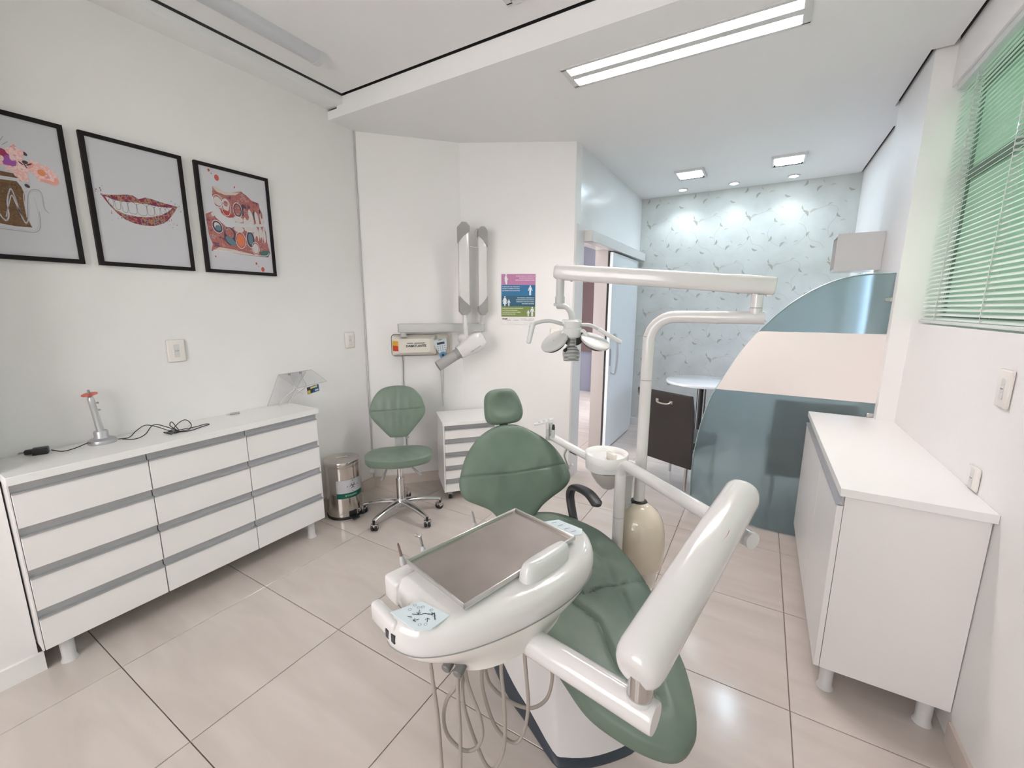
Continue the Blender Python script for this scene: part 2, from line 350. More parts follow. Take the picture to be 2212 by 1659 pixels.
# ceiling: lower slab with dark shadow gaps, coffer above the near half
def rects(xs, ys, hole): pass
LX0, LX1, LY0, LY1 = -1.1055, .0575, 2.3915, 2.6185
cl = MB()
for x0, x1, y0, y1 in ((-2.95, LX0, 2.159, 5.6), (LX0, LX1, 2.159, LY0), (LX0, LX1, LY1, 5.6), (LX1, .600, 2.159, 5.6),
                       (.600, .698, 2.159, 3.185), (.600, .614, 3.185, 3.90), (.600, .712, 3.90, 4.30), (.600, .688, 4.30, 5.6)):
    cl.box(x0, x1, y0, y1, ZC, ZC+.03)
cl.box(-2.70, .698, 2.159, 2.189, ZC+.03, ZU-.007).box(-2.95, -2.70, 2.159, 2.189, ZC+.03, ZC+.055)
struct('ceiling', cl, 'ceil', smooth=False)
U0, U1, W0, W1 = -1.20, -.02, 1.765, 1.99
cu = MB()
for x0, x1, y0, y1 in ((-2.624, U0, -1.9, 2.145), (U0, U1, -1.9, W0), (U0, U1, W1, 2.145), (U1, .70, -1.9, 2.145)): cu.box(x0, x1, y0, y1, ZU, ZU+.03)
struct('ceiling_coffer', cu, 'ceil', smooth=False)
struct('trim_1', MB().box(-2.80, -2.638, -1.9, 2.17, 2.925, 2.974), 'ceil', smooth=False)
struct('ceiling_void_shade', MB().box(-3.0, .95, -1.95, 5.66, ZV, ZV+.05), 'gapshade', smooth=False)  # slab closing the void, coloured dark so the gaps read as shade
vd = MB().box(-2.80, -2.795, -1.9, 2.4, 2.97, ZV).box(.7205, .7215, -1.9, 3.2, ZC+.02, ZV).box(.634, .6355, 3.2, 3.92, ZC+.025, ZV).box(.7085, .7095, 3.92, 5.54, ZC+.025, ZV).box(-2.64, .7, 2.19, 2.20, ZC+.03, ZV).box(-2.65, -2.645, -1.9, 2.2, 2.966, ZV)
struct('gap_shade_liner', vd, 'gapshade', smooth=False)  # dark strips lining the gaps, shade put into their colour
# corner bead and baseboards
struct('trim_3', MB().cyl((A_.x+.006, A_.y-.004, .0), (A_.x+.006, A_.y-.004, ZC), .0055, n=8), mat('corner_sealant', (.55, .54, .54), .7))
n1 = V(((B_-A_).y, -(B_-A_).x, 0)).normalized(); n2_ = V(((C_-B_).y, -(C_-B_).x, 0)).normalized()
MT['skirt'] = mat('tile_skirting', (.66, .58, .52), .3)
for nm, p, q, n_ in (('baseboard_back', A_, B_, n1), ('baseboard_back_right', B_, C_, n2_)):
    t = (q-p).normalized(); struct(nm, MB().obox((p+q)/2+n_*.006+V((0, 0, .045)), t, n_, (0, 0, 1), (q-p).length, .012, .09), 'skirt', smooth=False)
struct('baseboard_left', MB().box(-2.80, -2.788, 1.67, 2.375, 0, .09), 'skirt', smooth=False)
struct('baseboard_left_return', MB().box(-2.545, -2.531, -1.9, .332, 0, .085), 'wall', smooth=False)
struct('baseboard_far', MB().box(XD, .71, 5.526, 5.54, 0, .10), 'whitep', smooth=False)
struct('baseboard_right', MB().box(.71, .722, -1.9, 1.9, 0, .085), 'skirt', smooth=False)
# wallpaper print: leaf sprigs and vines, flat ink on the far wall
mxw = basis((XD, 5.5388, 0), (1, 0, 0), (0, 0, 1)); lf, lp, vn = MB(), MB(), MB()
def leaf(c, L, wdt, rot, bend=.15):
    pts = []
    for s_ in (1, -1):
        for k in range(7):
            t = k/6 if s_ == 1 else 1-k/6
            x = (t-.5)*L; y = s_*wdt/2*math.sin(math.pi*t)**.8*(1.0 if s_ == 1 else .55)+bend*L*math.sin(math.pi*t)
            pts.append((c[0]+x*math.cos(rot)-y*math.sin(rot), c[1]+x*math.sin(rot)+y*math.cos(rot)))
    return pts
PX, PZ = .53, .53
for iz in range(-1, 6):
    for ix in range(-1, 6):
        ox, oz = ix*PX+(PX/2 if iz % 2 else 0), iz*PZ
        def ok(p): return .01 < p[0] < 2.10 and .11 < p[1] < 2.84
        for (x, z, L, wdt, a, k) in ((.10, .40, .085, .034, -.9, 0), (.165, .415, .075, .03, .5, 1), (.085, .46, .055, .016, 1.9, 0), (.30, .47, .05, .02, .4, 1), (.38, .36, .06, .024, 2.2, 0), (.43, .30, .05, .02, .2, 1),
                                     (.33, .17, .065, .028, -2.0, 0), (.27, .22, .05, .018, -.3, 1), (.14, .19, .055, .022, 1.2, 0), (.05, .12, .05, .018, .2, 1), (.20, .07, .065, .026, 2.7, 0), (.46, .10, .07, .028, .9, 0), (.49, .17, .04, .016, 2.0, 1), (.42, .48, .04, .014, -.6, 1)):
            p = (ox+x+rnd.uniform(-.008, .008), oz+z)
            if ok(p): join(lp if k else lf, poly(leaf(p, L, wdt, a), mxw, .0002))
        for pts in (((.06, .33), (.10, .40), (.19, .43), (.30, .46), (.37, .42), (.36, .33)), ((.36, .33), (.31, .25), (.33, .16), (.42, .09), (.50, .12)), ((.14, .21), (.17, .13), (.25, .10), (.30, .04)), ((.02, .08), (.09, .13), (.13, .20), (.10, .28), (.05, .31))):
            P = [(ox+p.x, oz+p.y) for p in catmull([(a, b2, 0) for a, b2 in pts], 5)]
            if all(ok(p) for p in P): join(vn, strip(P, .0035, mxw, .0001))
lf.build('leaf_print', 'leafp', wf, kind='stuff', smooth=False); lp.build('pale_leaf_print', 'leafl', wf, kind='stuff', smooth=False); vn.build('vine_print', 'vine', wf, kind='stuff', smooth=False)
# corridor beyond the door
struct('wall_corridor', MB().box(-3.3, -1.6, 7.4, 7.5, 0, 2.9).box(-3.25, -3.15, 3.6, 7.5, 0, 2.9), 'corr', smooth=False)
struct('wall_corridor_panel', MB().box(-3.1, -2.62, 7.36, 7.4, .75, 2.25), 'corrdark', smooth=False)
struct('wall_corridor_side_panel', MB().box(-2.62, -2.35, 7.34, 7.4, .0, 2.2), 'corrtan', smooth=False)
struct('ceiling_corridor', MB().box(-3.3, XD-.12, 3.6, 7.5, 2.62, 2.66), 'ceil', smooth=False)
# sliding door
struct('trim_4', MB().box(XD-.13, XD+.004, 4.296, 4.33, 0, 2.125).box(XD-.125, XD+.004, 3.595, 3.612, 0, 2.125), 'taupe', smooth=False)
struct('trim_5', MB().box(XD, XD+.016, 3.44, 3.60, 0, 2.235).box(XD, XD+.016, 3.41, 3.44, 0, 2.235), 'whitep', smooth=False)
dr = MB().box(XD+.02, XD+.055, 4.31, 5.27, .012, 2.10, .003, 1).build('door_1', 'door', kind='structure')
hd = MB().tube([(XD+.055, 4.40, 1.26), (XD+.10, 4.40, 1.255), (XD+.115, 4.40, 1.06), (XD+.10, 4.40, .865), (XD+.055, 4.40, .86)], .011, sub=10).build('door_handle', 'alu', dr)
MB().box(XD+.055, XD+.06, 4.335, 4.36, .94, 1.12).build('lock_plate', 'grey', dr)
struct('trim_6', MB().box(XD, XD+.085, 3.60, 5.50, 2.112, 2.205, .003, 1), 'whitep')

# ------------------------------------------------------------------ window, garden, blind
win = MB()
for y0, y1, z0, z1 in ((-.2, 3.21, 1.468, 1.51), (-.2, 3.21, 2.62, 2.665), (-.2, 3.21, 2.20, 2.25), (3.19, 3.21, 1.51, 2.62), (1.56, 1.62, 1.51, 2.62), (-.2, -.15, 1.51, 2.62)): win.box(.835, .87, y0, y1, z0, z1)
wn = win.build('window_1', 'winframe', kind='structure', smooth=False)
MB().box(.85, .854, -.15, 3.195, 1.51, 2.62).build('window_pane', 'winfrost', wn, smooth=False)
tag(MB().box(.95, 30, -14, 26, -.35, -.15).build('lawn', 'lawn', smooth=False), kind='structure')
hb = bmesh.new(); bmesh.ops.create_grid(hb, x_segments=90, y_segments=24, size=1)
for v_ in hb.verts:
    y = v_.co.x*9+4; z = (v_.co.y+1)*.95-.15
    d = .22*math.sin(y*3.1+z*2.2)+.16*math.sin(y*7.3-z*5.1)+.1*math.sin(y*13.7+z*11)
    v_.co = V((3.4+d+.12*z, y, z+.12*math.sin(y*2.3)))
hm = MB(); hb.verts.index_update(); hm.add([v_.co.copy() for v_ in hb.verts], [[q.index for q in f.verts] for f in hb.faces]); hb.free()
tag(hm.build('garden_hedge', 'hedge', ang=180), 'green garden hedge outside the window behind the blind', 'hedge', kind='stuff')
bl = thing('venetian_blind', 'white slatted venetian blind drawn down over the right wall window', 'blind', (.752, 1.5, 1.475))
MB().box(.735, .775, -.15, 3.165, 2.632, 2.664, .002, 1).build('head_rail', 'winwhite', bl)
MB().box(.738, .768, -.15, 3.165, 1.475, 1.490, .004, 2).build('bottom_rail', 'winwhite', bl)
tl = R(36); nsl = 52; p0 = None; pitch_ = (2.628-1.497)/nsl
ex = V((math.cos(tl), 0, math.sin(tl))); prof = []
for k in range(5):
    t = -1+k/2; prof.append((t*.0125, .0022*(1-t*t)))
for k in range(nsl):
    z = 1.500+pitch_*k
    if p0 is None:
        mb = MB(); nrm = V((-math.sin(tl), 0, math.cos(tl)))
        rr = [[V((.753, y, z))+ex*a+nrm*h for a, h in prof] for y in (-.14, 3.155)]; mb.ring(rr, False, False, False)
        p0 = mb.build('slat', 'slat', bl)
    else:
        o = p0.copy(); COL.objects.link(o); o.parent = bl; o.location = (0, 0, pitch_*k)
for y in (.3, 1.0, 1.72, 2.40, 2.93):
    c = MB()
    for dx in (-.0135, .0135): c.cyl((.753+dx, y, 1.48), (.753+dx, y, 2.64), .0011, n=5)
    for k in range(nsl): z = 1.497+pitch_*k; c.box(.741, .765, y-.004, y+.004, z-.0035, z+.0035)
    c.build('ladder_cord', 'whitep', bl)

# ------------------------------------------------------------------ ceiling fixtures
def luminaire(x0, x1, y0, y1, z, label, lit='tube', blades=26):
    t = thing('fluorescent_luminaire', label, 'ceiling light', ((x0+x1)/2, (y0+y1)/2, z))
    fr = MB(); e = .012
    fr.box(x0-e, x1+e, y0-e, y0+.008, z-.006, z+.002).box(x0-e, x1+e, y1-.008, y1+e, z-.006, z+.002).box(x0-e, x0+.02, y0, y1, z-.006, z+.002).box(x1-.02, x1+e, y0, y1, z-.006, z+.002)
    ym = (y0+y1)/2; fr.box(x0, x1, ym-.022, ym+.022, z-.004, z+.004)
    fr.box(x0-.0, x1, y0, y1, z+.075, z+.08).box(x0, x1, y0-.002, y0, z, z+.08).box(x0, x1, y1, y1+.002, z, z+.08).box(x0-.002, x0, y0, y1, z, z+.08).box(x1, x1+.002, y0, y1, z, z+.08)
    fr.build('housing', 'whitep', t, smooth=False)
    for a, b2 in ((y0+.01, ym-.022), (ym+.022, y1-.01)):
        c = (a+b2)/2; h = (b2-a)/2
        rr = [[(x, c+h*math.cos(th), z+.004+.066*math.sin(th)) for th in [math.pi*k/10 for k in range(11)]] for x in (x0+.02, x1-.02)]
        MB().ring(rr, False, False, False).build('reflector', 'refl', t)
        tb_ = MB().cyl((x0+.03, c, z+.036), (x1-.03, c, z+.036), .0135, n=12).build('tube', lit, t)
        for x in (x0+.028, x1-.028): MB().box(x-.008, x+.008, c-.014, c+.014, z+.02, z+.062).build('lamp_holder', 'whitep', t)
        bp = None
        for k in range(blades):
            x = x0+.045+(x1-x0-.09)*k/(blades-1)
            if bp is None:
                bp = MB().add([(x, a+.002, z+.001), (x, b2-.002, z+.001), (x+.003, b2-.002, z+.001), (x+.003, a+.002, z+.001), (x+.001, a+.006, z+.022), (x+.001, b2-.006, z+.022), (x+.002, b2-.006, z+.022), (x+.002, a+.006, z+.022)], [[0, 1, 2, 3], [4, 5, 6, 7], [0, 1, 5, 4], [3, 2, 6, 7]]).build('louver_blade', 'refl', t, smooth=False); bx = x
            else:
                o = bp.copy(); COL.objects.link(o); o.parent = t; o.location = (x-bx, 0, 0)
    return t
MT['refl'] = mat('louvre_aluminium', (.85, .85, .86), .25, .9)
luminaire(-1.095, .047, 2.402, 2.608, ZC, 'long recessed twin tube ceiling light glowing white over the room')
luminaire(-1.19, -.03, 1.775, 1.98, ZU, 'unlit recessed twin tube ceiling light in the raised ceiling at the top edge', 'diff')
luminaire(-1.6, -.46, -.9, -.695, ZU-.0, 'added unseen twin tube ceiling light behind the camera near the rear wall', 'filltube')  # unseen lamp added to brighten the near part of the room
t = thing('batten_lamp', 'unlit slim batten lamp with grey cover on the raised ceiling near left wall', 'ceiling light', (-2.37, 1.2, ZU))
rr = [[(-2.37+.056*math.cos(th), y, ZU-.045*math.sin(th)**.8) for th in [math.pi*k/10 for k in range(11)]] for y in (.6, 1.765)]
MB().ring(rr, True, True).build('diffuser', 'diff', t)
for y0, y1 in ((1.765, 1.80), (.565, .6)):
    rr = [[(-2.37+.059*math.cos(th), y, ZU-.048*math.sin(th)**.8) for th in [math.pi*k/10 for k in range(11)]] for y in (y0, y1)]
    MB().ring(rr, True, True).build('end_cap', 'whitep', t)
def vent_lamp(xc, yc, label):
    t = thing('square_louvre_lamp', label, 'ceiling light', (xc, yc, ZC), 'square louvre lamps by the wallpaper'); a, b2 = .12, .135
    f = MB().box(xc-a-.012, xc+a+.012, yc-b2-.012, yc-b2+.008, ZC-.02, ZC).box(xc-a-.012, xc+a+.012, yc+b2-.008, yc+b2+.012, ZC-.02, ZC).box(xc-a-.012, xc-a+.008, yc-b2, yc+b2, ZC-.02, ZC).box(xc+a-.008, xc+a+.012, yc-b2, yc+b2, ZC-.02, ZC)
    f.build('rim', 'whitep', t, smooth=False)
    for k in range(3): MB().capsule((xc-a+.03, yc-.085+.085*k, ZC-.012), (xc+a-.03, yc-.085+.085*k, ZC-.012), .011, n=10).build('lamp_tube', 'cfl', t)
    MB().box(xc-a, xc+a, yc-b2, yc+b2, ZC-.003, ZC-.001).build('back_plate', 'refl', t, smooth=False)
    for k in range(4): MB().box(xc-a, xc+a, yc-.128+.085*k, yc-.125+.085*k, ZC-.02, ZC-.003).build('fin', 'refl', t, smooth=False)
vent_lamp(-.75, 4.738, 'left of the two small square louvre lamps near the wallpaper'); vent_lamp(.063, 4.735, 'right of the two small square louvre lamps near the wallpaper')
for i, (x, y, l) in enumerate(((-.913, 5.305, 'leftmost'), (-.401, 5.311, 'middle'), (.13, 5.323, 'rightmost'))):
    t = thing('round_downlight', l+' of the three small round lit downlights along the wallpaper', 'ceiling light', (x, y, ZC), 'round downlights along the wallpaper')
    MB().lathe([(.036, 0), (.055, 0), (.056, -.006), (.052, -.012), (.038, -.010), (.036, 0)], (x, y, ZC), n=24).build('ring', 'whitep', t)
    MB().lathe([(.0, -.001), (.038, -.001), (.036, -.009), (.02, -.016), (0, -.018)], (x, y, ZC), n=20).build('bulb', 'dl', t)
    sp = bpy.data.lights.new('downlight_beam', 'SPOT'); sp.energy = DOWN_W*(2.6 if i == 0 else 1.7 if i == 2 else 1.6); sp.color = (.86, .95, 1); sp.spot_size = R(125); sp.spot_blend = .7; sp.shadow_soft_size = .03
    so = bpy.data.objects.new('downlight_beam', sp); COL.objects.link(so); so.location = (0, 0, -.03); so.parent = t
# unseen lamp giving the corridor its cool light
t = thing('unseen_corridor_lamp', 'unseen ceiling lamp in the corridor beyond the doorway', 'ceiling light', (-2.2, 5.5, 2.62))
MB().box(-2.5, -1.9, 5.2, 5.8, 2.605, 2.62).build('panel', mat('lit_corridor_panel', (1, 1, 1), .5, emit=(.85, .9, 1), estr=3.0), t, smooth=False)

# ------------------------------------------------------------------ left drawer cabinet + worktop
def drawer(par, fx0, fx1, z0, z1, face, mk):
    """mk(a0,a1,d0,d1,z0,z1): box in cabinet axes, a along the front, d depth (0 = face, + = inwards)"""
    p = mk(MB(), fx0, fx1, 0, .018, z0, z1-.038, .0015).build('drawer', 'lam', par)
    q = MB(); mk(q, fx0, fx1, -.004, .020, z1-.041, z1-.034, 0); mk(q, fx0, fx1, .018, .024, z1-.038, z1-.001, 0)
    q.build('handle_profile', 'alu', p, smooth=False); return p
def mkL(mb, a0, a1, d0, d1, z0, z1, bev=0): return mb.box(-2.465-d1, -2.465-d0, a0, a1, z0, z1, bev, 1)
cb = thing('drawer_cabinet', 'long white twelve drawer cabinet with aluminium grip profiles on the left wall', 'cabinet', (-2.63, .99, 0))
MB().box(-2.79, -2.495, .324, 1.658, .123, .860).box(-2.495, -2.47, .323, .328, .123, .860).box(-2.495, -2.47, 1.6545, 1.6585, .123, .860).build('carcass', 'lam', cb, smooth=False)
MB().box(-2.4945, -2.4925, .328, 1.655, .125, .860).build('gap_shade_sheet', 'dark', cb, smooth=False)  # dark sheet behind the drawers, painted as shade in their gaps
cs = [.328, .7623, 1.2112, 1.6545]; hz = (.860-.123)/4
for i in range(3):
    for k in range(4): drawer(cb, cs[i]+.002, cs[i+1]-.002, .123+hz*k+.001, .123+hz*(k+1), 0, mkL)
def leg(x, y, h, par): return MB().lathe([(.026, h), (.0245, h-.01), (.0235, .02), (.027, .007), (.030, 0)], (x, y, 0)).build('leg', 'whitep', par)
for x, y in ((-2.525, .40), (-2.525, 1.585), (-2.74, .40), (-2.74, 1.585)): leg(x, y, .123, cb)
tag(MB().box(-2.797, -2.452, .322, 1.662, .8615, .8955, .0015, 1).build('countertop', 'top'), 'white worktop slab resting on the long twelve drawer cabinet', 'countertop')

# ------------------------------------------------------------------ right cabinet + worktop
cb = thing('door_cabinet', 'white two door base cabinet on round legs against the right wall', 'cabinet', (.52, 2.6, 0))
MB().box(.330, .7185, 1.918, 3.262, .108, .858).build('carcass', 'lam', cb, smooth=False)
for a, b2 in ((1.918, 2.438), (2.442, 3.262)):
    d = MB().box(.309, .3285, a, b2, .108, .815, .0015, 1).build('door', 'lam', cb)
    MB().box(.305, .329, a, b2, .811, .817).box(.322, .328, a, b2, .817, .856).build('handle_profile', 'alu', d, smooth=False)
for x, y in ((.363, 1.955), (.664, 1.955), (.363, 3.2), (.664, 3.2)): leg(x, y, .108, cb)
tag(MB().box(.309, .7215, 1.889, 3.266, .859, .8915, .0015, 1).build('countertop', 'top'), 'white worktop slab resting on the right wall base cabinet', 'countertop')

# ------------------------------------------------------------------ small drawer unit on casters
a48 = R(48); ca, sa = math.cos(a48), math.sin(a48); exc, eyc = V((ca, sa, 0)), V((sa, -ca, 0))   # exc along front, eyc towards room
F0 = V((-2.078, 2.462, 0)); LW, DP = .43, .375
def mkB(mb, a0, a1, d0, d1, z0, z1, bev=0):
    mx = basis(F0, exc, -eyc, (0, 0, 1)); return mb.box(a0, a1, d0, d1, z0, z1, bev, 1, mx)
cb = thing('drawer_cabinet', 'small white five drawer unit on casters standing in the back corner', 'cabinet', F0+exc*.2-eyc*.2)
mkB(MB(), 0, LW, .03, DP, .075, .632).build('carcass', 'lam', cb, smooth=False)
q = MB(); mkB(q, 0, .010, .0, .03, .075, .632); mkB(q, LW-.01, LW, 0, .03, .075, .632); q.build('side_edge', 'lam', cb, smooth=False)
hz = (.632-.075)/5
for k in range(5): drawer(cb, .012, LW-.012, .075+hz*k, .075+hz*(k+1)-.001, 0, lambda mb, a0, a1, d0, d1, z0, z1, bev=0: mkB(mb, a0, a1, d0+.004, d1+.004, z0, z1, bev))
mkB(MB(), -.006, LW+.006, -.012, DP+.002, .633, .66, .0015).build('top_panel', 'top', cb)
for a in (.05, LW-.05):
    for d in (.05, DP-.05):
        p = F0+exc*a-eyc*d
        c = MB().cyl(p+V((0, 0, .022))-exc*.01, p+V((0, 0, .022))+exc*.01, .022, n=18).build('caster', 'rubber', cb)
        MB().box(-.016, .016, -.013, .013, .04, .075, .002, 1, basis(p, exc, -eyc, (0, 0, 1))).build('bracket', 'chrome', c)

# ------------------------------------------------------------------ pictures
def picture(y0, y1, label):
    t = thing('framed_picture', label, 'picture', (-2.80, (y0+y1)/2, 1.745), 'dental art prints on the left wall'); z0, z1, wf_ = 1.745, 2.344, .0185
    f = MB().box(-2.80, -2.779, y0, y1, z1-wf_, z1).box(-2.80, -2.779, y0, y1, z0, z0+wf_).box(-2.80, -2.779, y0, y0+wf_, z0+wf_, z1-wf_).box(-2.80, -2.779, y1-wf_, y1, z0+wf_, z1-wf_)
    f.build('frame', 'frame', t, smooth=False)
    p = MB().box(-2.80, -2.786, y0+wf_, y1-wf_, z0+wf_, z1-wf_).build('print', 'paper', t, smooth=False)
    MX = M(((0, 0, 1, -2.7858), (y1-y0, 0, 0, y0), (0, z1-z0, 0, z0), (0, 0, 0, 1)))
    return t, p, MX
def art(p, MX, name, m_, polys, z): 
    mb = MB()
    for i, q in enumerate(polys): join(mb, poly(q, MX, z+i*.00002))
    return mb.build(name, m_, p, smooth=False, kind='stuff' if len(polys) > 1 else None)
def line(pts, w_, MX, z, closed=False, sub=5):
    P = [(p.x, p.y) for p in catmull([(a, b2, 0) for a, b2 in pts], sub, closed)]
    if closed: P.append(P[0])
    return strip(P, w_, MX, z)
def sm(pts, sub=4): return [(p.x, p.y) for p in catmull([(a, b2, 0) for a, b2 in pts], sub, True)]
def ell(c, rx, ry, rot=0): return disc2(c, rx, ry*.67, rot)
t, p, MX = picture(.797, 1.199, 'framed print of multicoloured smiling lips, middle of three on left wall')
art(p, MX, 'lips', 'lips', [[(.118, .551), (.196, .56), (.284, .572), (.36, .585), (.42, .586), (.472, .565), (.51, .575), (.546, .588), (.60, .585), (.657, .578), (.772, .565), (.892, .557), (.85, .51), (.806, .467), (.76, .425), (.708, .395), (.602, .362), (.504, .354), (.395, .361), (.308, .384), (.242, .425), (.18, .477)]], .0003)
art(p, MX, 'mouth_opening', flat('tooth_white', 205, 203, 208), [[(.151, .542), (.233, .526), (.305, .522), (.411, .53), (.489, .533), (.568, .534), (.665, .53), (.75, .533), (.828, .540), (.778, .503), (.686, .459), (.565, .430), (.436, .420), (.316, .425), (.232, .450), (.173, .505)]], .0006)
gm = MB()
for x, w_, zb in ((.20, .05, .47), (.26, .055, .455), (.325, .06, .44), (.40, .085, .437), (.495, .10, .437), (.585, .075, .443), (.655, .06, .452), (.715, .05, .47), (.765, .04, .492)):
    join(gm, line([(x-w_/2, .522), (x-w_/2+.006, zb+.012), (x, zb), (x+w_/2-.006, zb+.012), (x+w_/2, .522)], .0035, MX, .0009))
    join(gm, line([(x-w_/2, .514), (x, .534), (x+w_/2, .514)], .003, MX, .0009))
gm.build('tooth_outline', flat('tooth_line', 120, 110, 118), p, smooth=False, kind='stuff')
sp_ = [disc2((.118+rnd.gauss(0, .03), .57+rnd.gauss(0, .02)), rnd.uniform(.002, .006)) for k in range(12)]+[disc2((.87+rnd.gauss(0, .04), .55+rnd.gauss(0, .03)), rnd.uniform(.002, .005)) for k in range(12)]+[disc2((.25+rnd.gauss(0, .04), .40+rnd.gauss(0, .02)), rnd.uniform(.002, .006)) for k in range(10)]+[disc2((.77+rnd.gauss(0, .04), .40+rnd.gauss(0, .02)), rnd.uniform(.002, .005)) for k in range(10)]
art(p, MX, 'paint_splash', flat('splash_violet', 130, 70, 100), sp_, .0004)
t, p, MX = picture(1.2585, 1.666, 'framed anatomical print of upper and lower jaw with teeth, rightmost of three')
up_ = [(.198, .803), (.254, .806), (.324, .777), (.431, .779), (.586, .812), (.654, .784), (.721, .745), (.827, .731), (.833, .696), (.86, .62), (.883, .549), (.818, .524), (.763, .525), (.728, .51), (.679, .541), (.642, .508), (.59, .506), (.538, .504), (.457, .505), (.433, .544), (.354, .542), (.281, .57), (.267, .602), (.207, .634), (.185, .723)]
lo_ = [(.072, .538), (.164, .572), (.198, .52), (.275, .475), (.356, .432), (.439, .458), (.501, .468), (.572, .462), (.649, .48), (.711, .469), (.747, .494), (.791, .492), (.87, .504), (.897, .455), (.903, .344), (.933, .241), (.892, .193), (.778, .193), (.604, .192), (.398, .203), (.204, .216), (.089, .201), (.118, .264), (.085, .341), (.075, .446)]
art(p, MX, 'upper_jaw', 'gum', [up_], .0003); art(p, MX, 'lower_jaw', 'gum', [lo_], .0003)
art(p, MX, 'bone_edge', flat('pale_bone', 205, 190, 180), [[(.20, .80), (.254, .806), (.324, .777), (.431, .779), (.57, .80), (.50, .765), (.36, .745), (.25, .76)], [(.10, .20), (.2, .214), (.4, .205), (.6, .195), (.78, .195), (.6, .215), (.4, .235), (.2, .245)]], .0006)
art(p, MX, 'gum_shadow', flat('dark_gum_shadow', 70, 55, 75), [ell((.598, .645), .04, .07), ell((.30, .57+.09), .02, .05), ell((.505, .62), .06, .10), ell((.212, .434), .075, .085, -.5), ell((.365, .36), .085, .13, -.4), ell((.651, .355), .065, .13), ell((.57, .60), .05, .03, .2), ell((.74, .60), .018, .10, .2), ell((.84, .61), .015, .10, .15)], .0005)
tw = flat('tooth_ivory', 205, 196, 196)
art(p, MX, 'tooth', tw, [ell((.247, .675), .055, .06, -.3), ell((.349, .65), .045, .085), ell((.50, .535), .07, .045), ell((.62, .535), .05, .06, .3), ell((.69, .575), .03, .12, .25), ell((.775, .57), .028, .11, .2), ell((.85, .575), .024, .10, .12), ell((.496, .44), .07, .045), ell((.645, .452), .075, .04), ell((.745, .42), .04, .12, .12), ell((.815, .42), .03, .12, .08), ell((.865, .42), .022, .12, .05), ell((.714, .27), .045, .075, -.2), ell((.205, .44), .045, .05, -.4), ell((.164, .545), .022, .03)], .0008)
art(p, MX, 'tooth_root', 'gum', [ell((.505, .625), .045, .08), ell((.62, .60), .03, .09, .3), ell((.70, .68), .03, .09, .3), ell((.36, .39), .06, .07, -.4), ell((.745, .36), .02, .06), ell((.85, .62), .014, .06, .12), ell((.815, .36), .015, .05), ell((.35, .665), .03, .04)], .0010)
art(p, MX, 'tooth_bud', flat('orange_bud', 214, 118, 74), [ell((.505, .335), .055, .09)], .0010); art(p, MX, 'red_bud', flat('deep_red_bud', 170, 62, 52), [ell((.345, .572), .075, .045, -.25)], .0010)
art(p, MX, 'blue_shade', flat('slate_blue_shade', 92, 120, 132), [ell((.365, .315), .075, .05, -.45), ell((.215, .425), .04, .04), ell((.65, .36), .035, .085)], .0011)
art(p, MX, 'green_chin', flat('green_chin', 62, 104, 98), [[(.76, .235), (.83, .255), (.90, .265), (.928, .245), (.90, .20), (.80, .197)]], .0011)
oln = MB()
for c, rx, ry, r_ in (((.247, .675), .065, .085, -.3), ((.349, .63), .06, .12, 0), ((.505, .625), .062, .105, 0), ((.505, .335), .07, .12, 0), ((.651, .355), .062, .125, 0), ((.714, .272), .055, .095, -.2), ((.205, .435), .07, .085, -.4)): join(oln, line(ell(c, rx, ry, r_), .006, MX, .0012, True, 1))
join(oln, line([(.12, .208), (.4, .212), (.6, .202), (.78, .202), (.88, .21), (.915, .24)], .006, MX, .0012)); oln.build('white_outline', flat('outline_pale', 222, 214, 220), p, smooth=False, kind='stuff')
art(p, MX, 'paint_drop', flat('drop_red', 190, 82, 68), [ell((.268, .89), .03, .042), ell((.176, .942), .014, .02), ell((.205, .918), .007, .01), ell((.495, .838), .01, .014), ell((.137, .153), .01, .012), ell((.792, .063), .026, .036), ell((.701, .118), .014, .02), ell((.73, .09), .006, .008)], .0006)
t, p, MX = picture(.345, .746, 'framed floral molar print cut off by the left photo edge')
art(p, MX, 'tooth_body', 'brownfill', [[(.22, .55), (.36, .535), (.465, .539), (.574, .543), (.60, .51), (.615, .46), (.60, .36), (.61, .27), (.625, .235), (.5, .232), (.404, .240), (.30, .235), (.24, .24), (.25, .36), (.22, .46)], [(.25, .60), (.47, .595), (.557, .592), (.65, .575), (.607, .566), (.471, .563), (.25, .566)]], .0003)
ln = MB()
for pts, w_ in (([(.38, .36), (.41, .30), (.441, .264), (.47, .30), (.48, .40), (.522, .485), (.545, .40), (.56, .31), (.587, .262), (.62, .33), (.635, .44), (.66, .48), (.70, .497), (.74, .483), (.742, .386), (.766, .356)], .010), ([(.36, .22), (.532, .212), (.626, .212), (.679, .257), (.691, .354), (.68, .45)], .007), ([(.24, .22), (.36, .215)], .007), ([(.45, .29), (.50, .41), (.522, .44), (.54, .38), (.57, .29)], .008), ([(.60, .30), (.605, .45), (.64, .49)], .008)): join(ln, line(pts, w_, MX, .0006))
ln.build('root_line', flat('pale_root_line', 196, 192, 198), p, smooth=False, kind='stuff')
ln = MB()
for pts in ([(.40, .37), (.441, .255), (.49, .41), (.522, .502), (.56, .33), (.587, .25), (.64, .46), (.70, .507), (.745, .485), (.747, .386), (.775, .350)], [(.33, .207), (.532, .202), (.64, .204), (.69, .25), (.70, .354)], [(.46, .75), (.50, .80), (.505, .84)], [(.50, .78), (.54, .83)], [(.52, .77), (.565, .80)]): join(ln, line(pts, .0028, MX, .0008))
ln.build('pencil_line', flat('pencil_grey', 128, 122, 130), p, smooth=False, kind='stuff')
fp = []
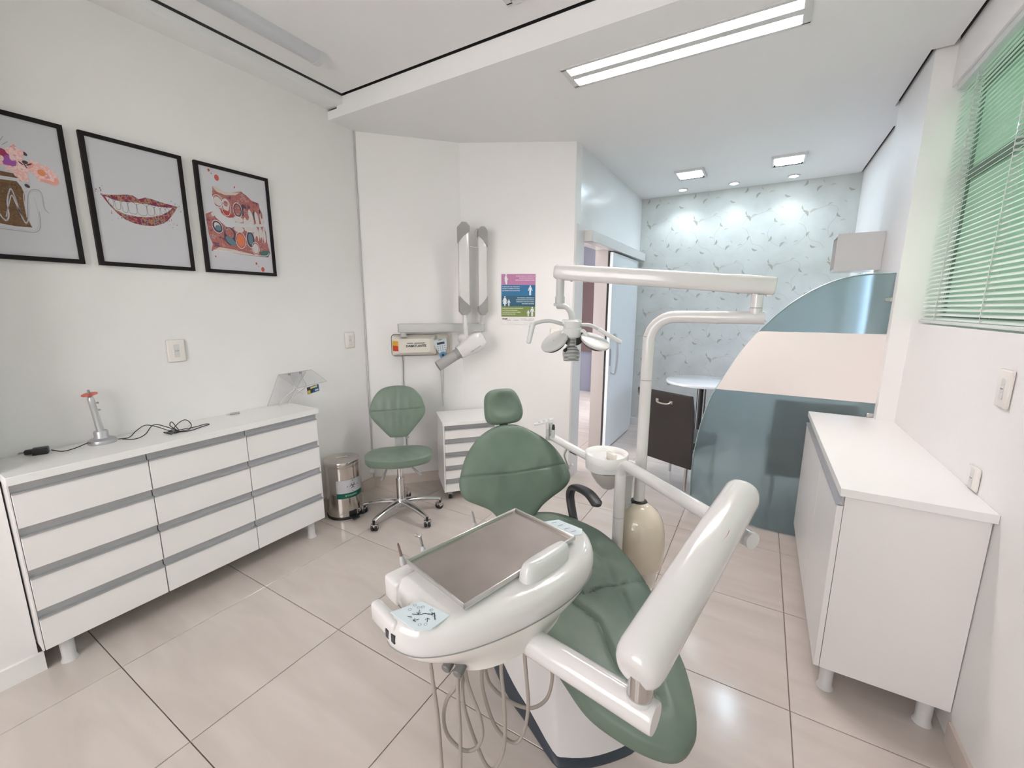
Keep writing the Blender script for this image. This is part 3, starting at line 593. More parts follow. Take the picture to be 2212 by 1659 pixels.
for c, r_ in (((.77, .635), .085), ((.84, .61), .07), ((.70, .66), .06), ((.61, .66), .06), ((.56, .64), .06), ((.60, .73), .07), ((.46, .67), .06), ((.62, .59), .06), ((.36, .66), .07)):
    for k in range(5): a = k*1.26+c[0]*9; fp.append(ell((c[0]+r_*.42*math.cos(a), c[1]+r_*.3*math.sin(a)), r_*.55, r_*.55, a))
art(p, MX, 'flower_petals', 'petal', fp, .0005)
art(p, MX, 'dark_rose', flat('magenta_rose', 160, 45, 90), [ell((.50, .70), .06, .07), ell((.44, .71), .05, .06)], .0008); art(p, MX, 'violet_petals', flat('violet_petals', 160, 80, 165), [ell((.555, .675), .045, .05, -.4), ell((.53, .66), .05, .03)], .0010)
art(p, MX, 'flower_centre', flat('flower_dark_centre', 70, 50, 60), [ell((.671, .741), .02, .018, -.4), ell((.662, .683), .022, .018), ell((.646, .522), .02, .018, -.3), ell((.69, .673), .025, .008, .4), ell((.63, .672), .02, .007, -.5), ell((.66, .66), .02, .007, -1)], .0010)
art(p, MX, 'orange_centre', flat('orange_centre', 222, 140, 95), [ell((.775, .632), .032, .035)], .0010); art(p, MX, 'coral_petals', flat('coral_petals', 226, 160, 150), [ell((.82, .575), .07, .018, -.1), ell((.70, .665), .03, .02, .6), ell((.88, .59), .02, .035)], .0009)

# ------------------------------------------------------------------ radiation notice poster (wall_back right part)
t2 = (C_-B_).normalized()
def onR(a, z, n_=0): return B_+t2*a+n2_*n_+V((0, 0, z))
po = thing('notice_poster', 'coloured radiation safety poster with four banded pictograms on the back wall', 'poster', onR(.485, 1.40))
pw, z0, z1 = (.337, .635), 1.405, 1.832
mb = MB(); rr = []
for k in range(13):
    a = pw[0]+(pw[1]-pw[0])*k/12; lift = .004+.004*math.sin(k*1.1)
    rr.append([onR(a, z1, .0015), onR(a, (z0+z1)/2, .0015), onR(a, z0+.05, .002), onR(a, z0, lift), onR(a, z0, lift-.0008), onR(a, z0+.05, .0012), onR(a, z1, .0007)])
mb.ring(rr, True, True); mb.build('sheet', mat('white_poster_sheet', (.82, .79, .79), .4), po, smooth=False)
MP = basis(onR(pw[0], z0, .0032), t2, (0, 0, 1)); PW, PH = pw[1]-pw[0], z1-z0
bands = ((.775, .985, (176, 118, 158), 'pink_band'), (.565, .775, (22, 100, 146), 'blue_band'), (.355, .565, (16, 82, 108), 'teal_band'), (.15, .355, (112, 128, 66), 'olive_band'))
for a, b2, c, nm in bands: poly([(.004, a*PH), (PW-.004, a*PH), (PW-.004, b2*PH), (.004, b2*PH)], MP, .0001).build(nm, flat(nm, *c, .35), po, smooth=False)
def person(cx, z, hgt, skirt=False, preg=False):
    u_ = hgt; P = [disc2((cx, z+.9*u_), .075*u_, n=12)]
    if preg: P.append([(cx-.07*u_, z+.8*u_), (cx+.06*u_, z+.8*u_), (cx+.10*u_, z+.62*u_), (cx+.19*u_, z+.5*u_), (cx+.12*u_, z+.36*u_), (cx+.09*u_, z), (cx-.02*u_, z), (cx-.13*u_, z+.38*u_), (cx-.10*u_, z+.55*u_), (cx-.18*u_, z+.5*u_)])
    elif skirt: P.append([(cx-.10*u_, z+.8*u_), (cx+.10*u_, z+.8*u_), (cx+.24*u_, z+.45*u_), (cx+.19*u_, z+.43*u_), (cx+.09*u_, z+.65*u_), (cx+.2*u_, z+.22*u_), (cx+.07*u_, z+.22*u_), (cx+.06*u_, z), (cx-.06*u_, z), (cx-.07*u_, z+.22*u_), (cx-.2*u_, z+.22*u_), (cx-.09*u_, z+.65*u_), (cx-.19*u_, z+.43*u_), (cx-.24*u_, z+.45*u_)])
    else: P.append([(cx-.11*u_, z+.8*u_), (cx+.11*u_, z+.8*u_), (cx+.24*u_, z+.45*u_), (cx+.18*u_, z+.43*u_), (cx+.09*u_, z+.63*u_), (cx+.10*u_, z), (cx+.02*u_, z), (cx, z+.38*u_), (cx-.02*u_, z), (cx-.10*u_, z), (cx-.09*u_, z+.63*u_), (cx-.18*u_, z+.43*u_), (cx-.24*u_, z+.45*u_)])
    return P
for nm, figs in (('pregnant_pictogram', person(.044, .785*PH, .088, preg=True)), ('person_pictogram', person(.250, .572*PH, .085)), ('woman_and_child_pictogram', person(.034, .362*PH, .085, True)+person(.068, .362*PH, .057)), ('adult_and_child_pictogram', person(.269, .157*PH, .083)+person(.235, .157*PH, .055))):
    mb = MB()
    for q in figs: join(mb, poly(q, MP, .0005))
    mb.build(nm, flat('pictogram_white', 222, 226, 232), po, smooth=False)
def ptext(lines, right, y, col, size=.0096, lead=.0165):
    for k, s_ in enumerate(lines):
        O = MP @ V((PW-.012 if right else .012, y*PH-lead*k, .0004)); text(s_, size, O, t2, (0, 0, 1), col, po, 'notice_text', 'RIGHT' if right else 'LEFT', bold=.0004)
ptext(['MULHERES GRÁVIDAS OU COM SUSPEITA DE', 'GRAVIDEZ: FAVOR INFORMAREM AO', 'TÉCNICO ANTES DA REALIZAÇÃO DO EXAME'], True, .945, flat('text_pink_white', 236, 216, 230), .0078)
ptext(['PACIENTE: EXIJA E USE CORRETAMENTE', 'VESTIMENTA PLUMBÍFERA DURANTE OS', 'PROCEDIMENTOS PARA SUA PROTEÇÃO'], False, .738, flat('text_white', 226, 232, 238), .0082)
ptext(['NÃO É PERMITIDA A PERMANÊNCIA DE', 'ACOMPANHANTES NA SALA DURANTE O', 'EXAME RADIOLÓGICO, SALVO QUANDO', 'ESTRITAMENTE NECESSÁRIO'], True, .522, flat('text_white', 226, 232, 238), .0082)
ptext(['ACOMPANHANTE: QUANDO HOUVER NECESSIDADE', 'DE CONTENÇÃO DE PACIENTE, EXIJA E', 'USE CORRETAMENTE VESTIMENTA PLUMBÍFERA', 'DURANTE EXAME RADIOLÓGICO'], False, .316, flat('text_lime', 226, 232, 196), .0074)
text('STAFF', .016, MP @ V((.012, .103*PH, .0004)), t2, (0, 0, 1), 'ink', po, 'maker_text', 'LEFT', bold=.0008)
mb = MB()
for x0, x1, y in ((.012, .085, .078), (.11, .19, .078), (.195, .285, .082), (.165, .22, .105), (.24, .285, .105)): join(mb, poly([(x0, y*PH), (x1, y*PH), (x1, y*PH+.0022), (x0, y*PH+.0022)], MP, .0004))
mb.build('small_print', flat('small_print_grey', 120, 112, 120), po, smooth=False)

# ------------------------------------------------------------------ sockets
def socket(O, ex, ez, w_, h_, label, kind='outlet'):
    n_ = V(ex).cross(V(ez)); t = thing('wall_socket' if kind == 'outlet' else 'light_switch', label, 'socket' if kind == 'outlet' else 'switch', V(O))
    mx = basis(O, ex, ez, n_)
    MB().box(-w_/2, w_/2, -h_/2, h_/2, 0, .011, .008, 3, mx).build('plate', 'outlet', t)
    for k, dz in enumerate((.024, 0, -.024)):
        m_ = MB().box(-.0125, .0125, dz-.0115, dz+.0115, .0105, .0125, .001, 1, mx).build('module', 'whitep', t)
        if (k == 1 or kind == 'double') and kind != 'switch':
            q = MB()
            for dx, dy in ((-.0065, 0), (0, -.001), (.0065, 0)): q.cyl(mx @ V((dx, dz+dy, .0115)), mx @ V((dx, dz+dy, .0129)), .0019, n=10)
            q.build('socket_hole', 'ink', m_)
    return t
socket((-2.80, 1.061, 1.306), (0, 1, 0), (0, 0, 1), .088, .125, 'white wall socket above the drawer cabinet worktop')
socket((-2.80, 2.215, 1.291), (0, 1, 0), (0, 0, 1), .088, .125, 'white wall socket near the left back corner above the bin')
socket((.722, 2.026, 1.286), (0, -1, 0), (0, 0, 1), .088, .130, 'white wall socket below the blind on the right wall')
socket((.722, 2.11, .94), (0, -1, 0), (0, 0, 1), .088, .085, 'low white wall socket sitting just above the right worktop')
socket(onR(.805, 1.31), t2, (0, 0, 1), .085, .12, 'white wall switch behind the operating lamp near the doorway', 'switch')
ds = onR(.955, .12, .0)
t = thing('door_stop', 'small white door stop peg low on the wall beside the doorway', 'door stop', ds)
MB().cyl(ds, ds+n2_*.035+t2*.03+V((0, 0, .03)), .009, .011, n=12).build('peg', 'whitep', t)

# ------------------------------------------------------------------ things on the left worktop
ZT = .8955
cl_ = thing('curing_light', 'silver cordless curing lamp with red shield standing in its round charger', 'curing light', (-2.715, .678, ZT))
bx, by = -2.715, .678
MB().lathe([(.053, 0), (.055, .006), (.052, .017), (.044, .022), (.030, .026), (.026, .034), (.0265, .056), (.024, .060), (0, .060)], (bx, by, ZT)).build('charger_base', 'alu', cl_)
ax = V((.0, -.085, 1)).normalized(); p0_ = V((bx, by, ZT+.055))
MB().lathe([(.014, 0), (.0145, .02), (.013, .09), (.0135, .14), (.014, .165), (.010, .178), (.006, .182)], p0_, ax).build('handle', mat('satin_silver', (.62, .62, .63), .3, .6), cl_)
for h in (.11, .145): q = p0_+ax*h+V((.012, .012, 0)); MB().cyl(q, q+V((.006, .006, 0)), .004, n=10).build('button', 'grey', cl_)
tp_ = p0_+ax*.18; MB().cyl(tp_-ax*.004, tp_+ax*.03, .006, .004, n=12).build('light_guide', 'grey', cl_)
MB().lathe([(.002, .0), (.029, -.002), (.030, .000), (.029, .002), (.002, .004)], tp_+ax*.008, V((.10, -.18, 1))).build('eye_shield', 'red', cl_)
ad = thing('power_adapter', 'black plug in power adapter lying on the left end of the worktop', 'adapter', (-2.735, .478, ZT))
mx = basis((-2.735, .478, ZT+.016), (.35, .94, 0), (-.94, .35, 0))
MB().box(-.026, .024, -.020, .020, -.016, .014, .004, 2, mx).build('body', 'black', ad)
MB().box(-.050, -.026, -.012, .012, -.010, .010, .003, 1, mx).build('plug', 'rubber', ad)
for dy in (-.008, .008): MB().cyl(mx @ V((-.050, dy, 0)), mx @ V((-.068, dy, 0)), .002, n=8).build('prong', 'grey', ad)
cd = thing('black_cord', 'thin black cord from the adapter to the curing lamp and tangled beside it', 'cord', (-2.70, .70, ZT))
z = ZT+.003
MB().tube([(-2.722, .507, ZT+.012), (-2.69, .535, z), (-2.66, .57, z+.01), (-2.665, .61, z+.02), (-2.69, .63, z+.012)], .0022, 6, 6).build('adapter_lead', 'rubber', cd)
loop = [(-2.675, .725, z+.008), (-2.665, .765, z+.008), (-2.68, .80, z+.03), (-2.70, .845, z+.045), (-2.69, .885, z+.03), (-2.655, .925, z+.004), (-2.61, .955, z), (-2.585, .93, z), (-2.61, .90, z+.004), (-2.65, .94, z+.008), (-2.68, .985, z+.03), (-2.69, 1.02, z+.035), (-2.66, 1.03, z+.012), (-2.61, 1.0, z), (-2.59, .95, z+.003), (-2.62, .90, z+.006), (-2.60, .97, z+.008), (-2.63, 1.04, z), (-2.645, 1.09, z), (-2.62, 1.10, z), (-2.60, 1.05, z), (-2.57, .99, z), (-2.585, .93, z+.004), (-2.62, .89, z+.008), (-2.57, .905, z)]
MB().tube(loop, .0022, 6, 7).build('tangled_lead', 'rubber', cd)
MB().tube([(-2.69, .745, z), (-2.64, .78, z), (-2.64, .82, z+.012), (-2.67, .86, z+.04), (-2.69, .89, z+.04), (-2.67, .925, z+.02), (-2.63, .95, z+.004), (-2.645, .93, z+.03), (-2.66, .945, z+.045), (-2.635, .96, z+.002)], .0022, 6, 7).build('second_lead', 'rubber', cd)
pn = thing('silver_pen', 'short silver capped bur tube lying on the worktop near the wall', 'pen', (-2.74, 1.30, ZT))
MB().cyl((-2.752, 1.272, ZT+.007), (-2.738, 1.322, ZT+.007), .007, .0065, n=14).build('barrel', 'alu', pn); MB().cyl((-2.757, 1.255, ZT+.007), (-2.752, 1.272, ZT+.007), .003, .0065, n=12).build('tip', 'whitep', pn)
# clear acrylic stand with sticker
ac = thing('acrylic_stand', 'clear acrylic display stand with a black and blue sticker at the worktop end', 'stand', (-2.73, 1.60, ZT))
def plate(mb, pts, th=.003):
    P = [V(q) for q in pts]; n_ = (P[1]-P[0]).cross(P[2]-P[0]).normalized()*th
    return mb.ring([P, [q+n_ for q in P]])
TL, TR, FL, FR = (-2.76, 1.60, ZT+.205), (-2.76, 1.845, ZT+.208), (-2.67, 1.665, ZT+.11), (-2.67, 1.895, ZT+.125)
plate(MB(), [(-2.775, 1.515, ZT), (-2.775, 1.655, ZT), (-2.76, 1.80, ZT+.205), TL]).build('back_panel', 'acrylic', ac, smooth=False)
plate(MB(), [TL, TR, FR, FL]).build('sloped_top', 'acrylic', ac, smooth=False)
crod = mat('clear_rod', (.55, .55, .57), .15)
for y0, y1 in ((1.575, 1.675), (1.640, 1.755)):
    MB().tube([(-2.755, y1, ZT+.20), (-2.74, y1+.005, ZT+.15), (-2.725, y1+.008, ZT+.10), (-2.735, y0+.04, ZT+.05), (-2.745, y0, ZT+.001)], .0032, 8, 5).build('rod', crod, ac)
    MB().box(-2.765, -2.750, y1-.006, y1+.006, ZT+.19, ZT+.205).build('clip', 'grey', ac, smooth=False)
eg = MB()
for p, q in (((-2.775, 1.515, ZT+.002), TL), (TL, TR), (TR, FR), (TL, FL), (FL, FR), ((-2.76, 1.80, ZT+.20), (-2.775, 1.655, ZT+.002)), ((-2.725, 1.683, ZT+.10), (-2.69, 1.72, ZT+.055)), ((-2.725, 1.683, ZT+.115), FL)): eg.cyl(p, q, .0017, n=6)
eg.build('polished_edge', mat('acrylic_edge', (.50, .50, .52), .2), ac)
MS = basis((-2.664, 1.735, ZT+.055), (-.10, .99, .10), (.0, -.10, 1))
st = MB().box(-.004, .102, -.004, .056, -.002, 0, .0008, 1, MS).build('sticker', 'outlet', ac)
MS = MS @ M.Diagonal((1.32, 1.5, 1.0, 1.0))
MB().box(.001, .075, .001, .033, 0, .0006, 0, 1, MS).build('black_field', 'ink', st, smooth=False); poly([(.03, .002), (.074, .002), (.074, .032), (.055, .032)], MS, .0009).build('blue_field', flat('sticker_blue', 28, 92, 140), st, smooth=False)
poly([(.003, .003), (.019, .003), (.019, .017), (.003, .017)], MS, .0009).build('yellow_field', flat('sticker_yellow', 214, 190, 70), st, smooth=False)
poly([(.021, .022), (.064, .022), (.066, .030), (.023, .030)], MS, .0012).build('yellow_stripe', flat('sticker_cream', 222, 206, 140), st, smooth=False)
poly([(.048, .005), (.070, .005), (.070, .013), (.048, .013)], MS, .0012).build('bar_code', flat('sticker_white', 200, 205, 212), st, smooth=False)

# ------------------------------------------------------------------ pedal bin
bc = V((-2.615, 1.932, 0)); br = .125
bn = thing('pedal_bin', 'shiny steel pedal bin with biohazard label between cabinet and stool', 'bin', bc)
MB().lathe([(.128, .0), (.130, .012), (.126, .02), (.124, .022)], bc, n=48).build('base_ring', 'rubber', bn)
MB().lathe([(br, .02), (br, .395)], bc, n=64).build('body', 'steel', bn)
MB().lathe([(br-.002, .392), (br+.002, .398), (br+.003, .43), (br-.001, .437), (br-.03, .441), (0, .443)], bc, n=64).build('lid', 'steel', bn)
fdir = V((.79, -.61, 0)); fdir = V((-bc.x, -bc.y, 0)).normalized(); fa = math.atan2(fdir.y, fdir.x)
mx = basis(bc+V((0, 0, .4455)), (math.cos(fa+1.57), math.sin(fa+1.57), 0), (-math.cos(fa), -math.sin(fa), 0))
MB().box(-.04, .04, -.004, .004, -.001, .0006, 0, 1, mx @ M.Rotation(R(12), 4, 'Z')).build('lid_mark', 'outlet', bn)
def cyl_warp(a0, z0, rr_):
    def f(p): a = a0+p.x/br; return V((bc.x+rr_*math.cos(a), bc.y+rr_*math.sin(a), z0+p.y))
    return f
la = fa+R(22); lw_ = .205
def cpatch(x0, x1, z0, z1, rr_, n=20):
    f = cyl_warp(la, 0, rr_); mb = MB(); mb.ring([[f(V((x0+(x1-x0)*k/n, z, 0))) for k in range(n+1)] for z in (z0, z1)], False, False, False); return mb
cpatch(-lw_/2, lw_/2, .205, .305, br+.0008).build('label', 'paper', bn); lb = cpatch(-lw_/2, lw_/2, .165, .205, br+.0008).build('green_label', flat('label_green', 0, 92, 74), bn)
text('✚Cristófoli' if False else 'Cristófoli', .019, (0, 0, 0), (1, 0, 0), (0, 1, 0), flat('label_white_text', 220, 228, 224), bn, 'label_text', warp=lambda p: cyl_warp(la+.06, .186, br+.0016)(p))
mb = MB()
for pts in ([(-.006, -.002), (-.002, -.002), (-.002, -.006), (.002, -.006), (.002, -.002), (.006, -.002), (.006, .002), (.002, .002), (.002, .006), (-.002, .006), (-.002, .002), (-.006, .002)],):
    f = cyl_warp(la-.30, .186, br+.0016); mb.add([f(V((x, y, 0))) for x, y in pts], [list(range(len(pts)))])
mb.build('cross_mark', flat('label_white_text', 220, 228, 224), bn, smooth=False)
f = cyl_warp(la+.12, .256, br+.0014); mb = MB()
def cline(mb, pts, w_):
    P = [V((a, b2, 0)) for a, b2 in pts]; a_, b_ = [], []
    for i, p in enumerate(P):
        t_ = (P[min(i+1, len(P)-1)]-P[max(i-1, 0)]).normalized(); n_ = V((-t_.y, t_.x, 0))*w_/2; a_.append(f(p+n_)); b_.append(f(p-n_))
    n = len(P); mb.add(a_+b_, [[i, n+i, n+i+1, i+1] for i in range(n-1)])
s_ = .042
cline(mb, [(0, s_), (s_, 0)], .0036); cline(mb, [(s_, 0), (0, -s_)], .0036); cline(mb, [(0, -s_), (-s_, 0)], .0036); cline(mb, [(-s_, 0), (0, s_)], .0036)
for k in range(3):
    a = math.pi/2+k*2*math.pi/3; c = (.0125*math.cos(a), .0125*math.sin(a))
    cline(mb, [(c[0]+.0115*math.cos(a+R(38)+q*R(284)/16), c[1]+.0115*math.sin(a+R(38)+q*R(284)/16)) for q in range(17)], .0038)
    cline(mb, [(.002*math.cos(a), .002*math.sin(a)), (.011*math.cos(a+1.05), .011*math.sin(a+1.05))], .0025)
cline(mb, [(.0085*math.cos(q*.4), .0085*math.sin(q*.4)) for q in range(17)], .0022)
mb.build('biohazard_symbol', 'ink', bn, smooth=False)
pd = basis(bc+fdir*.13, (-fdir.y, fdir.x, 0), fdir)
MB().box(-.028, .028, -.012, .045, .012, .02, .003, 1, basis(bc+V((math.cos(fa+.42), math.sin(fa+.42), 0))*.13, (-math.sin(fa+.42), math.cos(fa+.42), 0), (math.cos(fa+.42), math.sin(fa+.42), 0), (0, 0, 1))).build('pedal', 'rubber', bn)
MB().box(-.03, .03, -.008, .003, .018, .062, .003, 1, basis(bc+V((math.cos(fa+.42), math.sin(fa+.42), 0))*.125, (-math.sin(fa+.42), math.cos(fa+.42), 0), (math.cos(fa+.42), math.sin(fa+.42), 0), (0, 0, 1))).build('pedal_slot', 'rubber', bn)

# ------------------------------------------------------------------ operator stool
sc_ = V((-2.21, 2.115, 0)); fd = V((.70, -.71, 0)).normalized(); sd = V((-fd.y, fd.x, 0))
so_ = thing('operator_stool', 'sage green operator stool with chrome five star base beside the pedal bin', 'stool', sc_)
MB().cyl(sc_+V((0, 0, .105)), sc_+V((0, 0, .30)), .029, n=28).cyl(sc_+V((0, 0, .30)), sc_+V((0, 0, .308)), .032, n=28).build('outer_column', 'chrome', so_)
MB().cyl(sc_+V((0, 0, .30)), sc_+V((0, 0, .43)), .019, n=24).build('gas_lift', 'chrome', so_)
hub = MB().lathe([(.0, .085), (.04, .085), (.046, .10), (.044, .13), (.031, .145), (0, .145)], sc_, n=30).build('hub', 'chrome', so_)
for (px_, py_) in ((-2.476, 1.995), (-2.208, 1.848), (-1.925, 2.08), (-2.045, 2.365), (-2.405, 2.365)):
    e = V((px_, py_, 0)); d = (e-sc_); d.z = 0; L = d.length; d = d/L; s_ = V((-d.y, d.x, 0)); rr = []
    for k in range(9):
        q = k/8; c = sc_+d*(.02+(L-.02)*q)+V((0, 0, .118-.042*q*q)); wv = .031-.013*q; hv = .021-.007*q
        rr.append([c+s_*wv*math.cos(a)*(1)+V((0, 0, hv*math.sin(a))) for a in [2*math.pi*j/14 for j in range(14)]])
    MB().ring(rr).build('star_arm', 'chrome', so_)
    ta = rnd.uniform(0, 6.28); wd_ = V((math.cos(ta), math.sin(ta), 0)); wn_ = V((-wd_.y, wd_.x, 0)); cc = e+wn_*.012+V((0, 0, .026))
    c = MB().cyl(e+V((0, 0, .05)), e+V((0, 0, .078)), .009, n=12)
    for s1_ in (-1, 1): c.lathe([(0, -.009), (.022, -.009), (.026, -.005), (.026, .005), (.022, .009), (0, .009)], cc+wd_*.013*s1_, wd_, n=22)
    c = c.build('caster', 'rubber', so_)
    MB().box(-.027, .027, -.018, .022, -.004, .026, .009, 2, basis(cc, wd_, wn_, (0, 0, 1))).build('caster_hood', 'chrome', c)
sh = [(-.245, -.02), (-.225, .09), (-.15, .155), (0, .165), (.15, .155), (.225, .09), (.245, -.02), (.205, -.115), (.10, -.165), (0, -.18), (-.10, -.165), (-.205, -.115)]
wrk = lambda a, b2: .003*math.sin(a*60+b2*20)*math.exp(-((a-.08)/.10)**2-((b2+.12)/.07)**2)
cushion(sh, basis(sc_+V((0, 0, .425))-fd*.03, sd, -fd, (0, 0, 1)), .062, .018, N=110, rings=22, wr=wrk).build('seat', 'vinyls', so_)
MB().box(-.09, .09, -.09, .09, .405, .426, .006, 1, basis(sc_, sd, -fd, (0, 0, 1))).lathe([(.0, .40), (.034, .40), (.048, .412), (.05, .42)], sc_).build('seat_plate', 'lgrey', so_)
for s1_, L_, nm in ((-1, .085, 'lever'), (1, .085, 'lever')):
    c = sc_+sd*s1_*.09+fd*.06+V((0, 0, .40)); MB().capsule(c, c+sd*s1_*(.055 if s1_ > 0 else .03)+fd*(.03 if s1_ > 0 else .05)+V((0, 0, -.055)), .007, .012, n=12).build(nm, 'grey', so_)
c = sc_-sd*.185+fd*.07+V((0, 0, .405)); MB().lathe([(0, -.014), (.022, -.014), (.026, 0), (.022, .014), (0, .014)], c, sd+V((0, 0, -.3)), n=14).build('tension_knob', 'grey', so_)
bo = sc_-fd*.205+V((0, 0, .555)); bz = (V((0, 0, 1))*.975-fd*.20).normalized(); bn_ = sd.cross(bz) if sd.cross(bz).dot(fd) > 0 else -sd.cross(bz)
sb = [(0, 0), (.055, .0), (.075, .012), (.14, .085), (.19, .145), (.208, .19), (.205, .235), (.175, .315), (.11, .38), (.0, .40), (-.11, .38), (-.175, .315), (-.205, .235), (-.208, .19), (-.19, .145), (-.14, .085), (-.075, .012), (-.055, 0)]
wb_ = lambda a, b2: .0025*math.sin(a*95)*math.exp(-((b2-.25)/.05)**2)+.002*math.sin(a*120+1)*math.exp(-((b2-.12)/.05)**2)
bm_ = basis(bo-bn_*.02, sd, bz, bn_)
cushion(sb, bm_, .045, .012, N=120, rings=26, groove=[([(-.23, .205), (.23, .215)], .004, .006), ([(0, .21), (0, .42)], .002, .012)], wr=wb_).build('backrest', 'vinyls', so_)
MB().obox(sc_-fd*.235+V((0, 0, .545)), sd, fd, bz, .066, .016, .22, .004).obox(sc_-fd*.14+V((0, 0, .415)), sd, fd, (0, 0, 1), .066, .20, .014, .003).build('back_bar', 'lgrey', so_)
MB().obox(bo+sd*.06-bz*.006+bn_*.01, sd, bz, bn_, .03, .012, .02, .004).build('back_clip', 'grey', so_)

# ------------------------------------------------------------------ wall x-ray unit
t1 = (B_-A_).normalized()
def onL(a, z, n_=0): return A_+t1*a+n1*n_+V((0, 0, z))
ML = basis(onL(0, 0, 0), t1, (0, 0, 1), n1)
xr = thing('xray_unit', 'ivory wall mounted dental x-ray unit with folded grey and white arm', 'x-ray unit', onL(.45, 1.15))
MB().box(.200, .695, 1.142, 1.326, 0, .022, .03, 4, ML).build('back_plate', 'creamx', xr)
def chamf(x0, x1, z0, z1, d, ins): 
    P0 = [(x0, z0), (x1, z0), (x1, z1), (x0, z1)]; rr = []
    for k, (i_, dd) in enumerate(((0, .0), (0, d*.35), (ins*.93, d*.95), (ins, d))):
        pts = []
        for (cx, cz, qx, qz) in ((x0+i_, z0+i_*.5, 1, 1), (x1-i_, z0+i_*.5, -1, 1), (x1-i_, z1-i_*.5, -1, -1), (x0+i_, z1-i_*.5, 1, -1)):
            r_ = .018
            for j in range(4):
                a = j/3*math.pi/2; base = {(1, 1): math.pi, (-1, 1): 1.5*math.pi, (-1, -1): 0, (1, -1): .5*math.pi}[(qx, qz)]
                pts.append((cx+qx*r_+r_*math.cos(base+a), cz+qz*r_+r_*math.sin(base+a)))
        rr.append([ML @ V((a, b2, .018+dd)) for a, b2 in pts])
    return MB().ring(rr)
chamf(.205, .565, 1.150, 1.318, .085, .055).build('housing', 'creamx', xr)
MW = basis(onL(.2325, 1.190, .0758), t1*.72+n1*.70, (0, 0, 1)); 
wl_ = MB().box(-.028, .030, 0, .044, 0, .0012, 0, 1, MW).build('red_warning_label', flat('warning_red', 200, 62, 30), xr, smooth=False); MB().box(-.028, .030, .044, .082, 0, .0012, 0, 1, MW).build('yellow_warning_label', flat('warning_yellow', 224, 170, 40), xr, smooth=False)
text('DABI', .026, onL(.345, 1.232, .1045), t1, (0, 0, 1), 'ink', xr, 'maker_lettering', bold=.001); text('ATLANTE', .026, onL(.422, 1.232, .1045), t1, (0, 0, 1), 'ink', xr, 'maker_lettering', bold=.001)
q = MB()
for x0, x1 in ((.322, .372), (.379, .465)): join(q, poly([(x0, 1.252), (x1, 1.252), (x1+.006, 1.258), (x0+.006, 1.258)], ML, .1045))
q.build('logo_bar', 'ink', xr, smooth=False)
MB().cyl(onL(.30, 1.31, .10), onL(.30, 1.352, .10), .024, n=24).cyl(onL(.30, 1.31, .10), onL(.30, 1.318, .10), .032, n=24).build('pivot', 'lgrey', xr)
MB().box(.262, .968, 1.345, 1.414, .065, .135, .006, 2, ML).build('horizontal_arm', 'lgrey2', xr)
for a in (.259, .969): MB().box(a-.004, a+.003, 1.345, 1.414, .065, .135, .003, 1, ML).build('arm_end_cap', 'lgrey', xr)
def scissor(a0, a1, z0, z1, nn, bow):
    w_ = a1-a0; c = (a0+a1)/2; zs0, zs1 = z0+.155, z1-.155
    b_ = MB().box(a0+w_*.02, a1-w_*.04, z0+.06, z1-.06, nn-.03, nn+.03, .012, 2, ML).build('arm_cover', 'white', xr)
    for za, zb, up_d in ((z0, zs0, 1), (zs1, z1, -1)):
        pr = []; prof = []
        lo, hi = (za, zb)
        pts = []
        if up_d == 1: pts = [(a0+w_*.30, lo), (a1-w_*.3, lo), (a1, lo+.03), (a1, hi-.085), (a0+w_*.45, hi-.045), (a0, hi), (a0, lo+.03)] if bow > 0 else [(a0+w_*.30, lo), (a1-w_*.3, lo), (a1, lo+.03), (a1, hi), (a0+w_*.55, hi-.045), (a0, hi-.085), (a0, lo+.03)]
        else: pts = [(a0+w_*.3, hi), (a0, hi-.03), (a0, lo), (a0+w_*.45, lo+.05), (a1, lo+.085), (a1, hi-.03), (a1-w_*.3, hi)] if bow > 0 else [(a0+w_*.3, hi), (a0, hi-.03), (a0, lo+.085), (a0+w_*.55, lo+.05), (a1, lo), (a1, hi-.03), (a1-w_*.3, hi)]
        MB().prism(pts, nn-.036, nn+.036, ML).build('arm_end_cover', 'grey', xr)
scissor(.745, .835, 1.485, 2.205, .205, 1); scissor(.908, .983, 1.485, 2.182, .185, -1)
MB().cyl(onL(.79, 2.03, .20), onL(.945, 2.02, .19), .006, n=10).build('link_rod', 'lgrey', xr)
MB().tube([onL(.905, 2.09, .19), onL(.885, 2.13, .20), onL(.897, 2.16, .20), onL(.915, 2.165, .19)], .005, 8).build('cable_loop', 'lgrey', xr)
MB().cyl(onL(.945, 1.414, .13), onL(.945, 1.49, .17), .017, n=18).lathe([(.03, 0), (.03, .012)], onL(.945, 1.413, .12)).build('arm_post', 'whitep', xr)
MB().cyl(onL(.79, 1.30, .23), onL(.79, 1.50, .215), .019, n=18).lathe([(.023, 0), (.024, .012), (.023, .024)], onL(.79, 1.375, .225)).build('head_stem', 'whitep', xr)
MB().capsule(onL(.765, 1.292, .23), onL(.83, 1.275, .27), .040, n=20).build('yoke', 'whitep', xr)
hx = (onL(.93, 1.315, .30)-onL(.72, 1.195, .33)).normalized(); h0 = onL(.715, 1.188, .33); hy = n1.cross(hx).normalized(); hz_ = hx.cross(hy)
rr = []
for s_, a, b2 in ((0, .050, .045), (.03, .056, .052), (.13, .074, .062), (.19, .072, .06), (.225, .058, .05), (.235, .05, .042)):
    rr.append([h0+hx*s_+hy*a*math.copysign(abs(math.cos(th))**.55, math.cos(th))+hz_*b2*math.copysign(abs(math.sin(th))**.55, math.sin(th)) for th in [2*math.pi*k/24 for k in range(24)]])
MB().ring(rr).build('tube_head', 'white', xr, ang=30)
